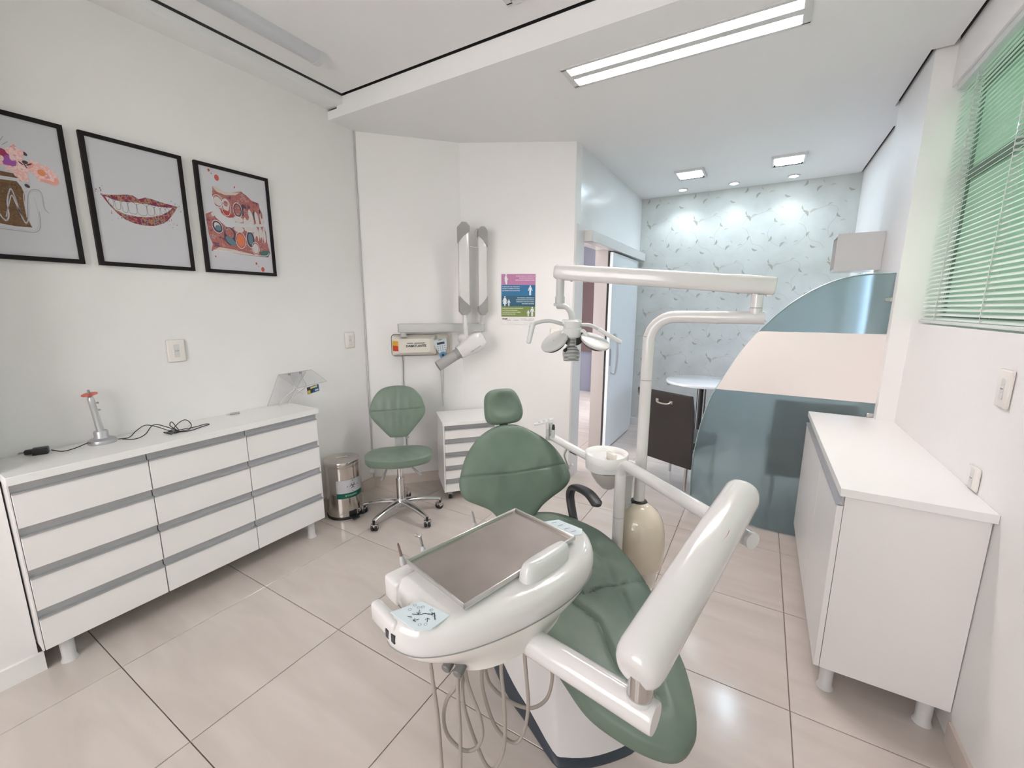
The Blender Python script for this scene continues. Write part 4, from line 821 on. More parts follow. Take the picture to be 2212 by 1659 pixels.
MB().tube([h0+hx*.232+hy*.06, h0+hx*.245+hy*.02, h0+hx*.247-hy*.02, h0+hx*.228-hy*.062], .005, 8).build('head_bezel', 'lgrey', xr)
text('DABI ATLANTE', .014, h0+hx*.13-hy*.035+n1*.0655, hx, hy if hy.z > 0 else -hy, 'ink', xr, 'head_lettering')
MB().cyl(h0+hx*.005, h0-hx*.035, .043, n=24).build('cone_collar', 'grey', xr)
MB().lathe([(.041, 0), (.041, .165), (.037, .165), (.037, .03), (0, .03)], h0-hx*.035, -hx, n=28).build('position_cone', mat('cone_grey', (.36, .355, .35), .45), xr)
MB().lathe([(.0366, .155), (0, .156)], h0-hx*.035, -hx, n=28).build('cone_mouth', 'rubber', xr)
MB().tube([onL(.285, 1.155, .03), onL(.290, 1.08, .012), onL(.288, .95, .012), onL(.292, .6, .012), onL(.29, .35, .012)], .0045, 8).build('power_cord', 'grey', xr)
hs = thing('control_handset', 'pale keypad handset with coiled cord hanging beside the x-ray housing', 'control handset', onL(.61, 1.12))
MH = basis(onL(.612, 1.20, .052), t1*.985+V((0, 0, .16)), V((0, 0, 1))*.985-t1*.16, n1)
MB().prism([(-.022, -.085), (.022, -.085), (.026, -.03), (.05, .02), (.054, .05), (.05, .085), (-.05, .085), (-.054, .05), (-.05, .02), (-.026, -.03)], -.012, .012, MH).build('body', mat('pale_blue_grey_plastic', (.60, .66, .70), .35), hs)
MB().box(-.032, .032, .038, .056, .012, .0135, 0, 1, MH).build('display', 'ink', hs); MB().box(-.014, .014, .073, .078, .012, .0128, 0, 1, MH).build('badge', 'ink', hs)
kb = MB()
for r_ in range(3):
    for c in range(4): kb.box(-.034+c*.019, -.024+c*.019, .018-r_*.017, .028-r_*.017, .012, .0135, 0, 1, MH)
kb.build('keypad', flat('key_grey', 150, 165, 178), hs)
mb = MB(); join(mb, poly(disc2((0, -.055), .03), MH, .0125)); mb.build('dial', flat('dial_blue', 88, 140, 178), hs, smooth=False); join(MB(), poly(disc2((0, -.055), .012), MH, .0130)).build('dial_button', 'ink', hs, smooth=False)
co_ = []
for k in range(300):
    q = k/299; zc_ = 1.105-.42*q; ww = .004+.0025*math.sin(q*9); co_.append(onL(.600+.013*q+ww*math.cos(k*1.05), zc_, .02+ww*math.sin(k*1.05)))
MB().tube(co_, .0016, 4, smooth=False).build('coiled_cord', 'lgrey', hs)
co_ = [onL(.628-.012*q+.006*math.cos(k*1.05), 1.08-.28*q, .02+.006*math.sin(k*1.05)) for k in range(160) for q in [k/159]]
MB().tube(co_, .0016, 4, smooth=False).build('coiled_cord_return', 'lgrey', hs)

# ------------------------------------------------------------------ dental chair
CA = V((-.94, 1.636, 0)); cu_, cv_ = V((1, -1, 0)).normalized(), V((1, 1, 0)).normalized()
def ch(s_, t_, z_): return CA+cu_*s_+cv_*t_+V((0, 0, z_))
dc = thing('dental_chair', 'sage green reclining dental chair with white pedestal in the middle of the room', 'dental chair', ch(.3, .1, 0))
SO = [(-.07, .02), (-.06, .16), (-.02, .235), (.07, .30), (.19, .357), (.35, .377), (.517, .365), (.687, .333), (.857, .281), (.962, .246), (1.075, .186), (1.118, .14), (1.130, .09), (1.105, .04), (1.05, -.015), (.97, -.066), (.86, -.09), (.727, -.112), (.55, -.145), (.35, -.17), (.19, -.15), (.07, -.11), (-.02, -.06)]
def wseat(a, b2):
    r_ = .0055*math.sin((b2*1.0+.35*a)*105)*math.exp(-((a-.98)/.12)**2)*math.exp(-((b2-.10)/.13)**2)+.006*math.sin((b2-.5*a)*48+1)*math.exp(-((a-.42)/.14)**2)*math.exp(-((b2-.22)/.10)**2)
    return r_+.005*math.sin(a*30+b2*60)*math.exp(-((a-.8)/.2)**2)*math.exp(-((b2-.2)/.08)**2)
gr = [([(.60, -.2), (.605, .10), (.585, .22), (.565, .42)], .011, .0055), ([(.61, .02), (.74, .075), (.92, .05)], .012, .009), ([(.63, .22), (.80, .175), (1.03, .11)], .012, .014), ([(.20, .20), (.40, .25), (.56, .22)], .012, .02), ([(.93, -.12), (.91, -.03)], .005, .006)]
cushion(SO, basis(ch(0, 0, .462), cu_, cv_, (0, 0, 1)), .085, .022, N=190, rings=44, groove=gr, wr=wseat, edge=.30).build('seat', 'vinyl', dc)
bb = (cu_*-.39+V((0, 0, .92))).normalized(); bnn = cv_.cross(bb)
BO = [(0, -.03), (.08, -.02), (.142, .032), (.198, .066), (.256, .097), (.292, .13), (.303, .167), (.282, .232), (.241, .303), (.18, .364), (.113, .407), (.054, .435), (0, .443), (-.05, .439), (-.112, .414), (-.17, .369), (-.221, .299), (-.251, .222), (-.262, .172), (-.257, .133), (-.236, .096), (-.182, .067), (-.12, .033), (-.07, -.02)]
def wback(a, b2):
    r_ = math.hypot(a-.02, (b2-.33)*1.1)
    h = -.008*math.exp(-((r_-.0)/.10)**2)+.005*math.exp(-((r_-.145)/.03)**2)*(1 if b2 < .34 else .4)
    h += .003*math.sin(a*70)*math.exp(-((b2-.235)/.03)**2)*math.exp(-(a/.2)**2)
    return h+.0025*math.exp(-(((a+.10)-.25*(b2-.1))/.02)**2)*(b2 < .2)
cushion(BO, basis(ch(0, 0, .56)-bnn*.045, cv_, bb, bnn), .058, .018, N=170, rings=44, groove=[([(-.3, .204), (0, .201), (.127, .208), (.34, .224)], .006, .005)], wr=wback, edge=.35).build('backrest', 'vinyl', dc)
hc = ch(-.215, -.014, 1.05); hb_ = (cu_*-.28+V((0, 0, .96))-cv_*.05).normalized(); hv = (cv_-hb_*cv_.dot(hb_)).normalized(); hn = hv.cross(hb_)
HO = [(-.07, -.083), (0, -.09), (.07, -.083), (.096, -.055), (.10, -.01), (.083, .05), (.055, .085), (0, .092), (-.055, .088), (-.085, .06), (-.094, 0), (-.093, -.055)]
cushion(HO, basis(hc-hn*.05, hv, hb_, hn), .075, .012, N=96, rings=30, wr=lambda a, b2: -.030*math.exp(-((a/.062)**2+((b2-.01)/.058)**2))+.004*math.exp(-((math.hypot(a/.062, (b2-.01)/.058)-1.15)/.3)**2), edge=.4).build('headrest', 'vinyl', dc)
MB().obox(ch(-.20, -.012, .935), hv, hn, hb_, .042, .018, .16, .004).build('headrest_stem', 'black', dc)
MB().prism([(a*.80+.004, b2*.80+.045) for a, b2 in BO], -.088, -.045, basis(ch(0, 0, .56), cv_, bb, bnn)).build('back_shell', 'black', dc)
arm = catmull([ch(.03, .305, .44), ch(-.035, .305, .53), ch(-.065, .305, .60), ch(-.03, .305, .655), ch(.06, .30, .692), ch(.17, .30, .712), ch(.262, .30, .700)], 6); rr = []
for i, p in enumerate(arm):
    t_ = (arm[min(i+1, len(arm)-1)]-arm[max(i-1, 0)]).normalized(); n_ = cv_.cross(t_).normalized(); q = i/(len(arm)-1)
    e = 1 if 0 < i < len(arm)-1 else .5; hw, hh = (.020+.006*q)*e, (.017-.002*q)*e
    rr.append([p+cv_*hw*math.copysign(abs(math.cos(a))**.7, math.cos(a))+n_*hh*math.copysign(abs(math.sin(a))**.7, math.sin(a)) for a in [2*math.pi*k/16 for k in range(16)]])
MB().ring(rr).build('armrest', 'armpad', dc)
MB().prism([(s_*.86+.06, (t_-.1)*.8+.1) for s_, t_ in SO], .43, .463, basis(CA, cu_, cv_, (0, 0, 1))).build('seat_pan', 'black', dc)
def loftp(rings): 
    rr = []
    for pts, z_ in rings: rr.append([ch(a, b2, z_) for a, b2 in pts])
    return MB().ring(rr)
BP = [(.735, .245), (.748, .17), (.748, .07), (.728, -.02), (.70, -.055), (.55, -.10), (.43, -.14), (.25, -.17), (-.05, -.17), (-.28, -.13), (-.36, -.02), (-.36, .22), (-.28, .33), (-.05, .37), (.25, .37), (.43, .34), (.55, .30), (.70, .265)]
def ins(P, d, ds=0): 
    c = (sum(p[0] for p in P)/len(P), sum(p[1] for p in P)/len(P)); out = []
    for a, b2 in P:
        L = math.hypot(a-c[0], b2-c[1]); out.append((c[0]+(a-c[0])*(L-d)/L+ds, c[1]+(b2-c[1])*(L-d)/L))
    return out
def smp(P): return sm(P, 3)
def zs_(s_, f_): return (.016+max(0, .75-s_)*.14)*f_
def loftq(rings):
    return MB().ring([[ch(a, b2, zf(a) if callable(zf) else zf) for a, b2 in pts] for pts, zf in rings])
loftq([(smp(BP), .0), (smp(BP), lambda a: zs_(a, .35)), (smp(ins(BP, .018)), lambda a: zs_(a, .95)), (smp(ins(BP, .03)), lambda a: zs_(a, 1))]).build('floor_skirt', 'navy', dc)
TP_ = [(a*.62-.06+.10, (b2-.1)*.62+.10) for a, b2 in BP]
def mix(P, Q, f_): return [(a*(1-f_)+c*f_, b2*(1-f_)+d*f_) for (a, b2), (c, d) in zip(P, Q)]
P0_ = ins(BP, .020); loftq([(smp(mix(P0_, TP_, f_)), z_) for f_, z_ in ((0, lambda a: zs_(a, .93)), (.06, lambda a: zs_(a, 1)+.025), (.25, .15), (.5, .24), (.72, .33), (.9, .41), (1, .44))]).build('pedestal_cover', 'white', dc)

# ------------------------------------------------------------------ spittoon, bell, light post
pc = V((-.428, 1.915, 0))
sp_t = thing('spittoon_unit', 'cream bell shaped spittoon unit with white bowl beside the dental chair', 'spittoon', V((-.41, 1.89, .20)))
bcx = V((-.413, 1.893, 0))
MB().lathe([(.0, .345), (.098, .345), (.113, .355), (.117, .40), (.119, .46), (.115, .52), (.103, .57), (.080, .612), (.050, .636), (.032, .645), (.0, .646)], bcx, n=48, sx=1.0).build('bell_housing', 'cream', sp_t)
MB().cyl(bcx+V((.045, -.01, .352)), bcx+V((.045, -.01, .255)), .048, .045, n=28).build('filter_cup', 'creamx', sp_t)
MB().lathe([(.028, .628), (.040, .632), (.042, .640), (.036, .650), (.028, .654)], pc, n=28).build('rubber_collar', 'rubber', sp_t)
MB().obox(V((-.53, 1.75, .39)), (.62, .78, 0), (-.78, .62, 0), (0, 0, 1), .34, .06, .07, .012).build('chair_bracket', 'whitep', sp_t)
q0, q1 = V((-.578, 1.862, 0)), V((-.492, 1.872, 0))
def egg(r0, r1, z_, off=0):
    d = (q1-q0); a0 = math.atan2(d.y, d.x); P = []
    for k in range(20): a = a0+math.pi/2+math.pi*k/19; P.append(q0+V((r0*math.cos(a), r0*math.sin(a), z_+off)))
    for k in range(12): a = a0-math.pi/2+math.pi*k/11; P.append(q1+V((r1*math.cos(a), r1*math.sin(a), z_-off)))
    return P
MB().ring([egg(.088, .055, .795), egg(.096, .062, .80), egg(.100, .066, .835, .006), egg(.097, .062, .842, .008), egg(.08, .05, .842, .008)]).build('bowl_shelf', 'whitep', sp_t)
MB().lathe([(.0, .835), (.05, .838), (.086, .850), (.096, .872), (.100, .876), (.1015, .872), (.100, .84), (.092, .82), (.07, .81), (0, .81)], q0, n=44).build('bowl', mat('white_ceramic', (.86, .85, .83), .12, coat=.5), sp_t)
MB().box(-.03, .03, -.002, .018, -.02, .028, .006, 2, basis(q0+V((.02, -.01, .852)), (.8, -.6, 0), (.6, .8, 0))).build('water_spout', 'creamx', sp_t)
MB().lathe([(.0, .70), (.03, .705), (.055, .73), (.078, .765), (.088, .795), (0, .796)], q0+V((.012, 0, 0)), n=36).build('trap', 'cloudy', sp_t)
MB().lathe([(.036, .62), (.038, .74), (.045, .796)], q1, n=28).lathe([(.040, .63), (.040, .645)], q1, n=28).build('column', 'lgrey', sp_t)
sa_ = thing('suction_arm', 'white assistant arm with oval keypad and tool holder between chair and doorway', 'arm', V((-.80, 1.90, .8)))
s0, s1_ = V((-.655, 1.855, .835)), V((-.865, 1.885, .895))
MB().capsule(s0, s1_, .0195, .019, n=24).build('arm_tube', 'whitep', sa_)
MB().obox(s1_+V((-.030, .01, .03)), (1, .5, 0), (-.5, 1, 0), (0, 0, 1), .035, .03, .10, .006).build('tool_holder', 'lgrey', sa_)
for dx, m_, h in ((-.012, 'whitep', .03), (.020, 'rubber', .03)):
    c = s1_+V((-.015+dx, -.015, .005)); b_ = MB().lathe([(.008, 0), (.0095, .02), (.008, .042)], c, n=14).build('suction_tip_holder', 'lgrey', sa_); MB().lathe([(.0075, .04), (.0075, .055), (.005, .068), (0, .07)], c, n=14).build('valve_cap', m_, b_)
kc = V((-.925, 1.895, .968)); mk = basis(kc, (.80, .5, .28), (-.5, .85, 0))
MB().prism([(.055*math.cos(a), .028*math.sin(a)) for a in [2*math.pi*k/28 for k in range(28)]], -.004, .004, mk).build('keypad_plate', 'whitep', sa_)
kb = MB()
for dx in (-.025, 0, .025):
    for dy in (-.010, .010): kb.box(dx-.006, dx+.006, dy-.003, dy+.003, .004, .005, 0, 1, mk)
kb.build('keypad_marks', flat('key_grey', 150, 165, 178), sa_)
MB().tube([V((-.785, 1.868, .85)), V((-.795, 1.865, .82)), V((-.785, 1.862, .795)), V((-.765, 1.858, .755))], .0045, 8).build('hook_lever', 'grey', sa_)
MB().obox(V((-.745, 1.860, .842)), (1, -.14, -.25), (.14, 1, 0), (0, 0, 1), .04, .012, .006, .002).build('slot_cover', 'ink', sa_)

lp_ = thing('operating_light', 'white dental operating light with petal reflectors on an overhead swing arm', 'operating light', pc+V((0, 0, .64)))
zp = 1.512; pts = [pc+V((0, 0, .64)), pc+V((0, 0, 1.0)), pc+V((0, 0, zp-.13))]+[pc+V((.11-.11*math.cos(a), 0, zp-.11+.11*math.sin(a))) for a in [R(10), R(30), R(50), R(70), R(90)]]+[pc+V((.22, 0, zp)), V((.005, 1.918, zp))]
MB().tube(pts, .0255, 24, 5).build('post', 'white', lp_)
MB().cyl(pc+V((0, 0, 1.228)), pc+V((0, 0, 1.231)), .0258, n=24).build('post_joint', 'grey', lp_)
jx = V((-.028, 1.918, 0))
MB().cyl(jx+V((0, 0, 1.525)), jx+V((0, 0, 1.60)), .0215, n=24).build('swivel', 'white', lp_); MB().cyl(jx+V((0, 0, 1.548)), jx+V((0, 0, 1.551)), .0222, n=24).build('swivel_seam', 'grey', lp_)
a0_, a1_ = V((.026, 1.935, 1.632)), V((-.862, 1.855, 1.714)); ad_ = (a1_-a0_).normalized(); ay = V((0, 0, 1)).cross(ad_).normalized(); az = ad_.cross(ay); L_ = (a1_-a0_).length; rr = []
for s_, k_ in ((-.004, .80), (.0, .95), (.006, 1.0), (L_-.03, 1.0), (L_-.012, .95), (L_, .75)):
    rr.append([a0_+ad_*s_+ay*.030*k_*math.copysign(abs(math.cos(th))**.75, math.cos(th))+az*.036*k_*math.copysign(abs(math.sin(th))**.75, math.sin(th)) for th in [2*math.pi*k/28 for k in range(28)]])
MB().ring(rr).build('swing_arm', 'white', lp_, ang=30)
for s_ in (.06, .012): MB().obox(a0_+ad_*s_-az*.037, ad_, ay, az, .02, .03, .01, .003).build('arm_screw_cover', 'white', lp_)
for s_ in (.12, .21, L_-.085, L_-.15): MB().cyl(a0_+ad_*s_-az*.034, a0_+ad_*s_-az*.040, .005, n=10).build('screw', 'grey', lp_)
hx0 = V((-.835, 1.858, 0))
MB().cyl(hx0+V((0, 0, 1.69)), hx0+V((0, 0, 1.60)), .0195, n=22).cyl(hx0+V((0, 0, 1.60)), hx0+V((0, 0, 1.568)), .023, n=22).build('drop_stem', 'lgrey', lp_)
MB().obox(hx0+V((.0, 0, 1.562)), (1, 0, 0), (0, 1, 0), (0, 0, 1), .05, .04, .014, .004).build('tilt_joint', 'lgrey', lp_)
rr = []
for p, w_, h_ in (((-.845, 1.858, 1.556), .022, .012), ((-.80, 1.856, 1.552), .022, .013), ((-.775, 1.855, 1.525), .022, .016), ((-.768, 1.855, 1.49), .024, .018)): rr.append((V(p), w_, h_))
P = catmull([r_[0] for r_ in rr], 5); R2 = []
for i, p in enumerate(P):
    t_ = (P[min(i+1, len(P)-1)]-P[max(0, i-1)]).normalized(); y_ = V((0, 1, 0)); n_ = t_.cross(y_).normalized()
    R2.append([p+y_*.022*math.cos(a)+n_*.014*math.sin(a) for a in [2*math.pi*k/14 for k in range(14)]])
MB().ring(R2).build('gooseneck', 'lgrey', lp_)
hc_ = V((-.768, 1.855, 1.455))
MB().lathe([(0, -.045), (.034, -.045), (.042, -.035), (.044, -.005), (.040, .0), (.042, .012), (.044, .03), (.038, .036), (0, .036)], hc_, n=32).build('hub', 'whitep', lp_)
MB().obox(hc_+V((0, -.01, .028)), (1, .3, 0), (-.3, 1, 0), (0, 0, 1), .085, .035, .022, .004).build('handle_clamp', 'whitep', lp_)
hsk = MB(); prof = []
for k in range(17):
    r_ = .021 if k < 6 else .021+(k-5)*.0055 if k < 9 else .042-max(0, k-12)*.0012
    z_ = -.048-k*.0065; hsk.lathe([(0, z_), (r_, z_), (r_, z_-.0030), (0, z_-.0030)], hc_, n=26)
hsk.build('heat_sink_fin', 'whitep', lp_); MB().lathe([(.017, -.045), (.018, -.085), (.036, -.105), (.036, -.154), (.0, -.155)], hc_, n=22).build('heat_sink_core', 'rubber', lp_)
MB().cyl(hc_+V((-.012, -.03, -.10)), hc_+V((-.016, -.044, -.103)), .008, n=14).build('switch_knob', 'rubber', lp_)
def petal(c, nrm, ax, r_, label=None):
    n_ = V(nrm).normalized(); x_ = (V(ax)-n_*n_.dot(V(ax))).normalized(); y_ = n_.cross(x_); rr = []
    for k_, h in ((.0, .0), (.9, 0), (.985, .003), (1.0, .008), (.985, .013), (.93, .014), (.88, .010)):
        rr.append([V(c)+x_*r_*1.18*max(k_, 1e-4)*math.cos(a)+y_*r_*.98*max(k_, 1e-4)*math.sin(a)-n_*h for a in [2*math.pi*k/36 for k in range(36)]])
    p = MB().ring(rr).build('petal_reflector', 'lgrey2', lp_); MB().lathe([(0, -.0145), (r_*.97, -.0145), (r_*1.0, -.018), (r_*.9, -.024), (0, -.026)], V(c), n_, 36, 1.0, x_).build('petal_back', 'black', p); MB().cyl(V(c)+n_*.001, V(c)-n_*.001, .003, n=8).build('petal_screw', 'grey', p)
    MB().tube([hc_+V((0, 0, -.03)), hc_.lerp(V(c), .45)+V((0, 0, .012)), V(c)-n_*.012-(V(c)-hc_).normalized()*r_*.7], .009, 10).build('petal_arm', 'whitep', p)
petal((-.838, 1.803, 1.397), (-.18, -.60, .55), (.93, .2, .45), .060); petal((-.655, 1.868, 1.402), (.42, -.30, .80), (.9, .2, -.55), .060)
petal((-.80, 1.945, 1.415), (-.3, .8, .6), (.9, .3, 0), .055)
gl_ = [hc_+V((-.035, -.01, .015)), V((-.86, 1.80, 1.487)), V((-.91, 1.765, 1.478)), V((-.935, 1.75, 1.455))]
MB().tube(gl_, .0085, 12).build('handle_rod', 'lgrey', lp_); MB().capsule(V((-.925, 1.755, 1.468)), V((-.938, 1.745, 1.392)), .013, .011, n=14).build('grip', 'whitep', lp_)
MB().tube([hc_+V((.035, .005, .015)), V((-.69, 1.885, 1.468)), V((-.645, 1.905, 1.445))], .0085, 12).build('handle_rod', 'lgrey', lp_); MB().capsule(V((-.65, 1.903, 1.447)), V((-.566, 1.945, 1.393)), .011, .010, n=14).build('grip', 'whitep', lp_)
# ------------------------------------------------------------------ instrument delivery unit
du = thing('instrument_console', 'white dental instrument console with steel tray on a jointed arm in the foreground', 'dental console', V((-.475, 1.746, .30)))
zq = .885; pe_ = V((.026, 1.326, zq)); po_ = V((-.475, 1.746, 0)); hd_ = (V((pe_.x, pe_.y, 0))-po_).normalized()
pts = [po_+V((0, 0, .30)), po_+V((0, 0, .6)), po_+V((0, 0, zq-.075))]+[po_+hd_*(.06-.06*math.cos(a))+V((0, 0, zq-.06+.06*math.sin(a))) for a in [R(15), R(40), R(65), R(90)]]+[po_+hd_*.15+V((0, 0, zq)), po_+hd_*.4+V((0, 0, zq)), pe_]
MB().tube(pts, .0245, 24, 5).build('post_tube', 'white', du)
MB().cyl(po_+V((0, 0, .63)), po_+V((0, 0, .632)), .0249, n=24).build('post_joint', 'grey', du)
MB().obox(V((-.56, 1.66, .36)), (.7, .7, 0), (-.7, .7, 0), (0, 0, 1), .26, .05, .05, .01).build('chair_bracket', 'whitep', du)
MB().cyl(pe_+hd_*.001, pe_+hd_*.012, .0250, n=24).build('tube_end_cap', 'whitep', du)
MB().cyl(V((-.02, 1.362, .885)), V((-.02, 1.352, .965)), .022, n=22).build('elbow', 'white', du)
ba0, ba1 = V((-.152, .808, .822)), V((-.008, 1.352, 1.0)); bd = (ba1-ba0).normalized()
by_ = V((0, 0, 1)).cross(bd).normalized(); bz_ = bd.cross(by_); Lb = (ba1-ba0).length; rr = []
for s_, k_ in ((-.046, .45), (-.044, .66), (-.037, .83), (-.024, .95), (-.005, 1.0), (.02, 1.0), (Lb*.5, .98), (Lb, .93), (Lb+.016, .86), (Lb+.026, .70), (Lb+.031, .45), (Lb+.033, .2)):
    rr.append([ba0+bd*s_+by_*.0525*k_*math.copysign(abs(math.cos(th))**.85, math.cos(th))+bz_*.054*k_*math.copysign(abs(math.sin(th))**.85, math.sin(th)) for th in [2*math.pi*k/40 for k in range(40)]])
sa2 = MB().ring(rr).build('spring_arm', 'white', du, ang=60)
def onarm(s_, th, r_=.0538): return ba0+bd*s_+by_*r_*.98*math.cos(th)+bz_*r_*math.sin(th)
mb = MB(); P = [onarm(.30+.10*math.sin(q*1.4)*1.0, R(118)-q*.0+.25*math.sin(q*2.2)) for q in [k/14 for k in range(15)]]; mb.tube(P, .0010, 6, smooth=False); mb.build('red_swoosh', flat('swoosh_red', 190, 40, 40), sa2)
cb_ = V((-.150, .790, 0))
MB().cyl(cb_+V((0, 0, .745)), cb_+V((0, 0, .80)), .0265, n=28).build('chrome_collar', 'chrome', du)
MB().cyl(cb_+V((0, 0, .736)), cb_+V((0, 0, .747)), .0285, n=28).build('collar_ring', 'whitep', du)
la0, la1 = V((-.45, .838, .709)), V((-.114, .785, .709))
rr = []; ld = (la1-la0).normalized(); ly_ = V((0, 0, 1)).cross(ld); Ll = (la1-la0).length
for s_, k_ in ((0, 1), (Ll-.02, 1), (Ll-.004, .98), (Ll, .94)): rr.append([la0+ld*s_+ly_*.034*k_*math.cos(th)+V((0, 0, .034*k_*math.sin(th))) for th in [2*math.pi*k/32 for k in range(32)]])
MB().ring(rr).build('lower_arm', 'white', du)
kc_ = V((-.589, .906, 0)); k1, k2 = V((.251, .968, 0)).normalized(), V((.968, -.251, 0)).normalized()
MK = basis(kc_, k1, -k2, (0, 0, 1))     # x along console, y to the left
def kp(a, b2, z_): return kc_+k1*a+k2*b2+V((0, 0, z_))
KO = [(-.338, .0), (-.333, .055), (-.30, .105), (-.22, .155), (-.1, .194), (.02, .212), (.13, .209), (.22, .182), (.28, .132), (.308, .08), (.30, .02), (.25, -.045), (.18, -.10), (.09, -.125), (-.05, -.125), (-.15, -.122), (-.245, -.108), (-.262, -.06), (-.268, -.015), (-.29, -.005)]
def dense(P, n=90):
    Q = sm(P, 6); L = [0]
    for i in range(len(Q)): L.append(L[-1]+math.dist(Q[i], Q[(i+1) % len(Q)]))
    out = []; j = 0
    for k in range(n):
        d = L[-1]*k/n
        while L[j+1] < d: j += 1
        f_ = (d-L[j])/(L[j+1]-L[j]); a, b2 = Q[j], Q[(j+1) % len(Q)]; out.append((a[0]+(b2[0]-a[0])*f_, a[1]+(b2[1]-a[1])*f_))
    return out
KD = dense(KO)
def kins(P, d):
    out = []; n = len(P)
    for i in range(n):
        a, b2 = P[i-2], P[(i+2) % n]; tx, ty = b2[0]-a[0], b2[1]-a[1]; l_ = math.hypot(tx, ty) or 1; out.append((P[i][0]+ty/l_*d*KS, P[i][1]-tx/l_*d*KS))
    return out
ar = sum(KD[i][0]*KD[(i+1) % 90][1]-KD[(i+1) % 90][0]*KD[i][1] for i in range(90)); KS = -1 if ar > 0 else 1
rr = [[kp(a, b2, z_) for a, b2 in kins(KD, d)] for d, z_ in ((.045, .866), (.028, .865), (.016, .861), (.007, .852), (.002, .838), (0, .822), (.001, .806), (.004, .796))]
MB().ring(rr).build('upper_shell', 'white', du, ang=50)
EL = [(-.02+.19*math.cos(a), .085+.095*math.sin(a)) for a in [math.atan2(q[1]-.05, q[0]) for q in KD]]
MB().tube([kp(a, b2, .7952) for a, b2 in kins(KD, .003)], .0013, 5, smooth=False, closed=True).build('shell_seam', 'grey', du)
rr = [[kp(a, b2, z_) for a, b2 in mix(kins(KD, .005), EL, f_)] for f_, z_ in ((0, .7945), (.03, .786), (.15, .772), (.40, .756), (.70, .738), (.93, .722), (1.0, .712), (1.0, .706))]
MB().ring(rr).build('lower_shell', mat('warm_white_shell', (.76, .73, .70), .22, coat=.3), du, ang=50)
MB().obox(kp(-.326, -.018, .835), k1, k2, (0, 0, 1), .026, .11, .052, .010, 3).build('pull_handle', 'white', du)
MB().box(-.262, -.10, .085, .150, .79, .858, .010, 3, MK).build('instrument_block', 'white', du)
mx = basis(kp(-.276, .062, .8665), k1, k2, (0, 0, 1))
MB().prism([(-.050, -.058), (.022, -.040), (.040, .045), (-.012, .050), (-.040, .030)], -.001, .001, mx).build('membrane_keypad', 'membrane', du)
kb = MB()
def arrow(mb, c, a):
    for pts in ([(-.007, 0), (.006, 0)], [(.001, .005), (.006, 0), (.001, -.005)]): join(mb, strip([(c[0]+x*math.cos(a)-y*math.sin(a), c[1]+x*math.sin(a)+y*math.cos(a)) for x, y in pts], .0016, mx, .0014))
for c, a in (((-.004, -.012), 2.4), ((.012, .012), .6), ((-.022, .004), 3.6), ((-.004, .022), -.9)): arrow(kb, c, a)
for pts in ([(-.018, -.018), (-.008, -.004), (.002, .0), (.010, .010), (.014, .016)], [(-.030, -.018), (-.024, -.010)], [(.020, .014), (.008, .034)]): join(kb, strip(pts, .0022, mx, .0014))
kb.build('keypad_arrow', 'ink', du, smooth=False)
kb = MB()
for c in ((.012, -.020), (.004, -.026), (.020, .002), (.014, .022), (-.014, .030), (-.024, .022), (-.014, -.034), (.002, -.038)): join(kb, line([(c[0]+.0035*math.cos(a), c[1]+.0035*math.sin(a)) for a in [k*.9 for k in range(7)]], .0009, mx, .0014, True, 2))
kb.build('keypad_icon', flat('icon_grey', 130, 142, 156), du, smooth=False)
for b2, c in ((.012, -.006), (.034, .0)): MB().obox(kp(-.3392+(.0015 if b2 > .03 else 0), b2, .825), k2, (0, 0, 1), k1, .013, .020, .004).build('side_label', 'ink', du)
MB().obox(kp(-.170, .128, .722), k1*.8+k2*.6, (0, 0, 1), k1*-.6+k2*.8, .02, .013, .004).build('side_label', 'ink', du)
mx = basis(kp(.248, .045, .8668), k1, k2, (0, 0, 1))
MB().prism([(-.025, -.07), (.03, -.04), (.036, .05), (.01, .066), (-.03, .045)], -.001, .0008, mx).build('far_keypad', 'membrane', du)
kb = MB()
for c in (-.04, -.015, .012, .036): join(kb, strip([(-.005, c), (.014, c+.006)], .003, mx, .0014))
kb.build('keypad_mark', flat('icon_grey', 130, 142, 156), du, smooth=False)
# raised grip beside the tray
rr = []
for z_, d in ((.855, 0), (.885, .0), (.904, .006), (.911, .014), (.912, .022)):
    rr.append([kp(.055+(.088-d)*math.copysign(abs(math.cos(a))**.55, math.cos(a))+(.911-z_)*-.1, .142+(.026-d)*math.copysign(abs(math.sin(a))**.6, math.sin(a)), z_) for a in [2*math.pi*k/32 for k in range(32)]])
MB().ring(rr).build('raised_grip', 'whitep', du)
MB().box(-.205, .203, -.120, .120, .8665, .876, .004, 2, MK).build('tray_frame', 'whitep', du)
tr = thing('instrument_tray', 'shiny worn stainless steel tray lying on the white console', 'tray', kp(0, 0, .876))
MB().box(-.207, .205, -.122, .122, .8762, .8785, .001, 1, MK).build('tray_floor', 'traysteel', tr, smooth=False)
rm = MB(); e = .0055
rm.box(-.210, .208, -.125, -.125+e, .8762, .888, .002, 2, MK).box(-.210, .208, .125-e, .125, .8762, .888, .002, 2, MK).box(-.210, -.210+e, -.125, .125, .8762, .888, .002, 2, MK).box(.208-e, .208, -.125, .125, .8762, .888, .002, 2, MK)
rm.build('tray_rim', mat('satin_steel_rim', (.58, .56, .55), .3, .8), tr)
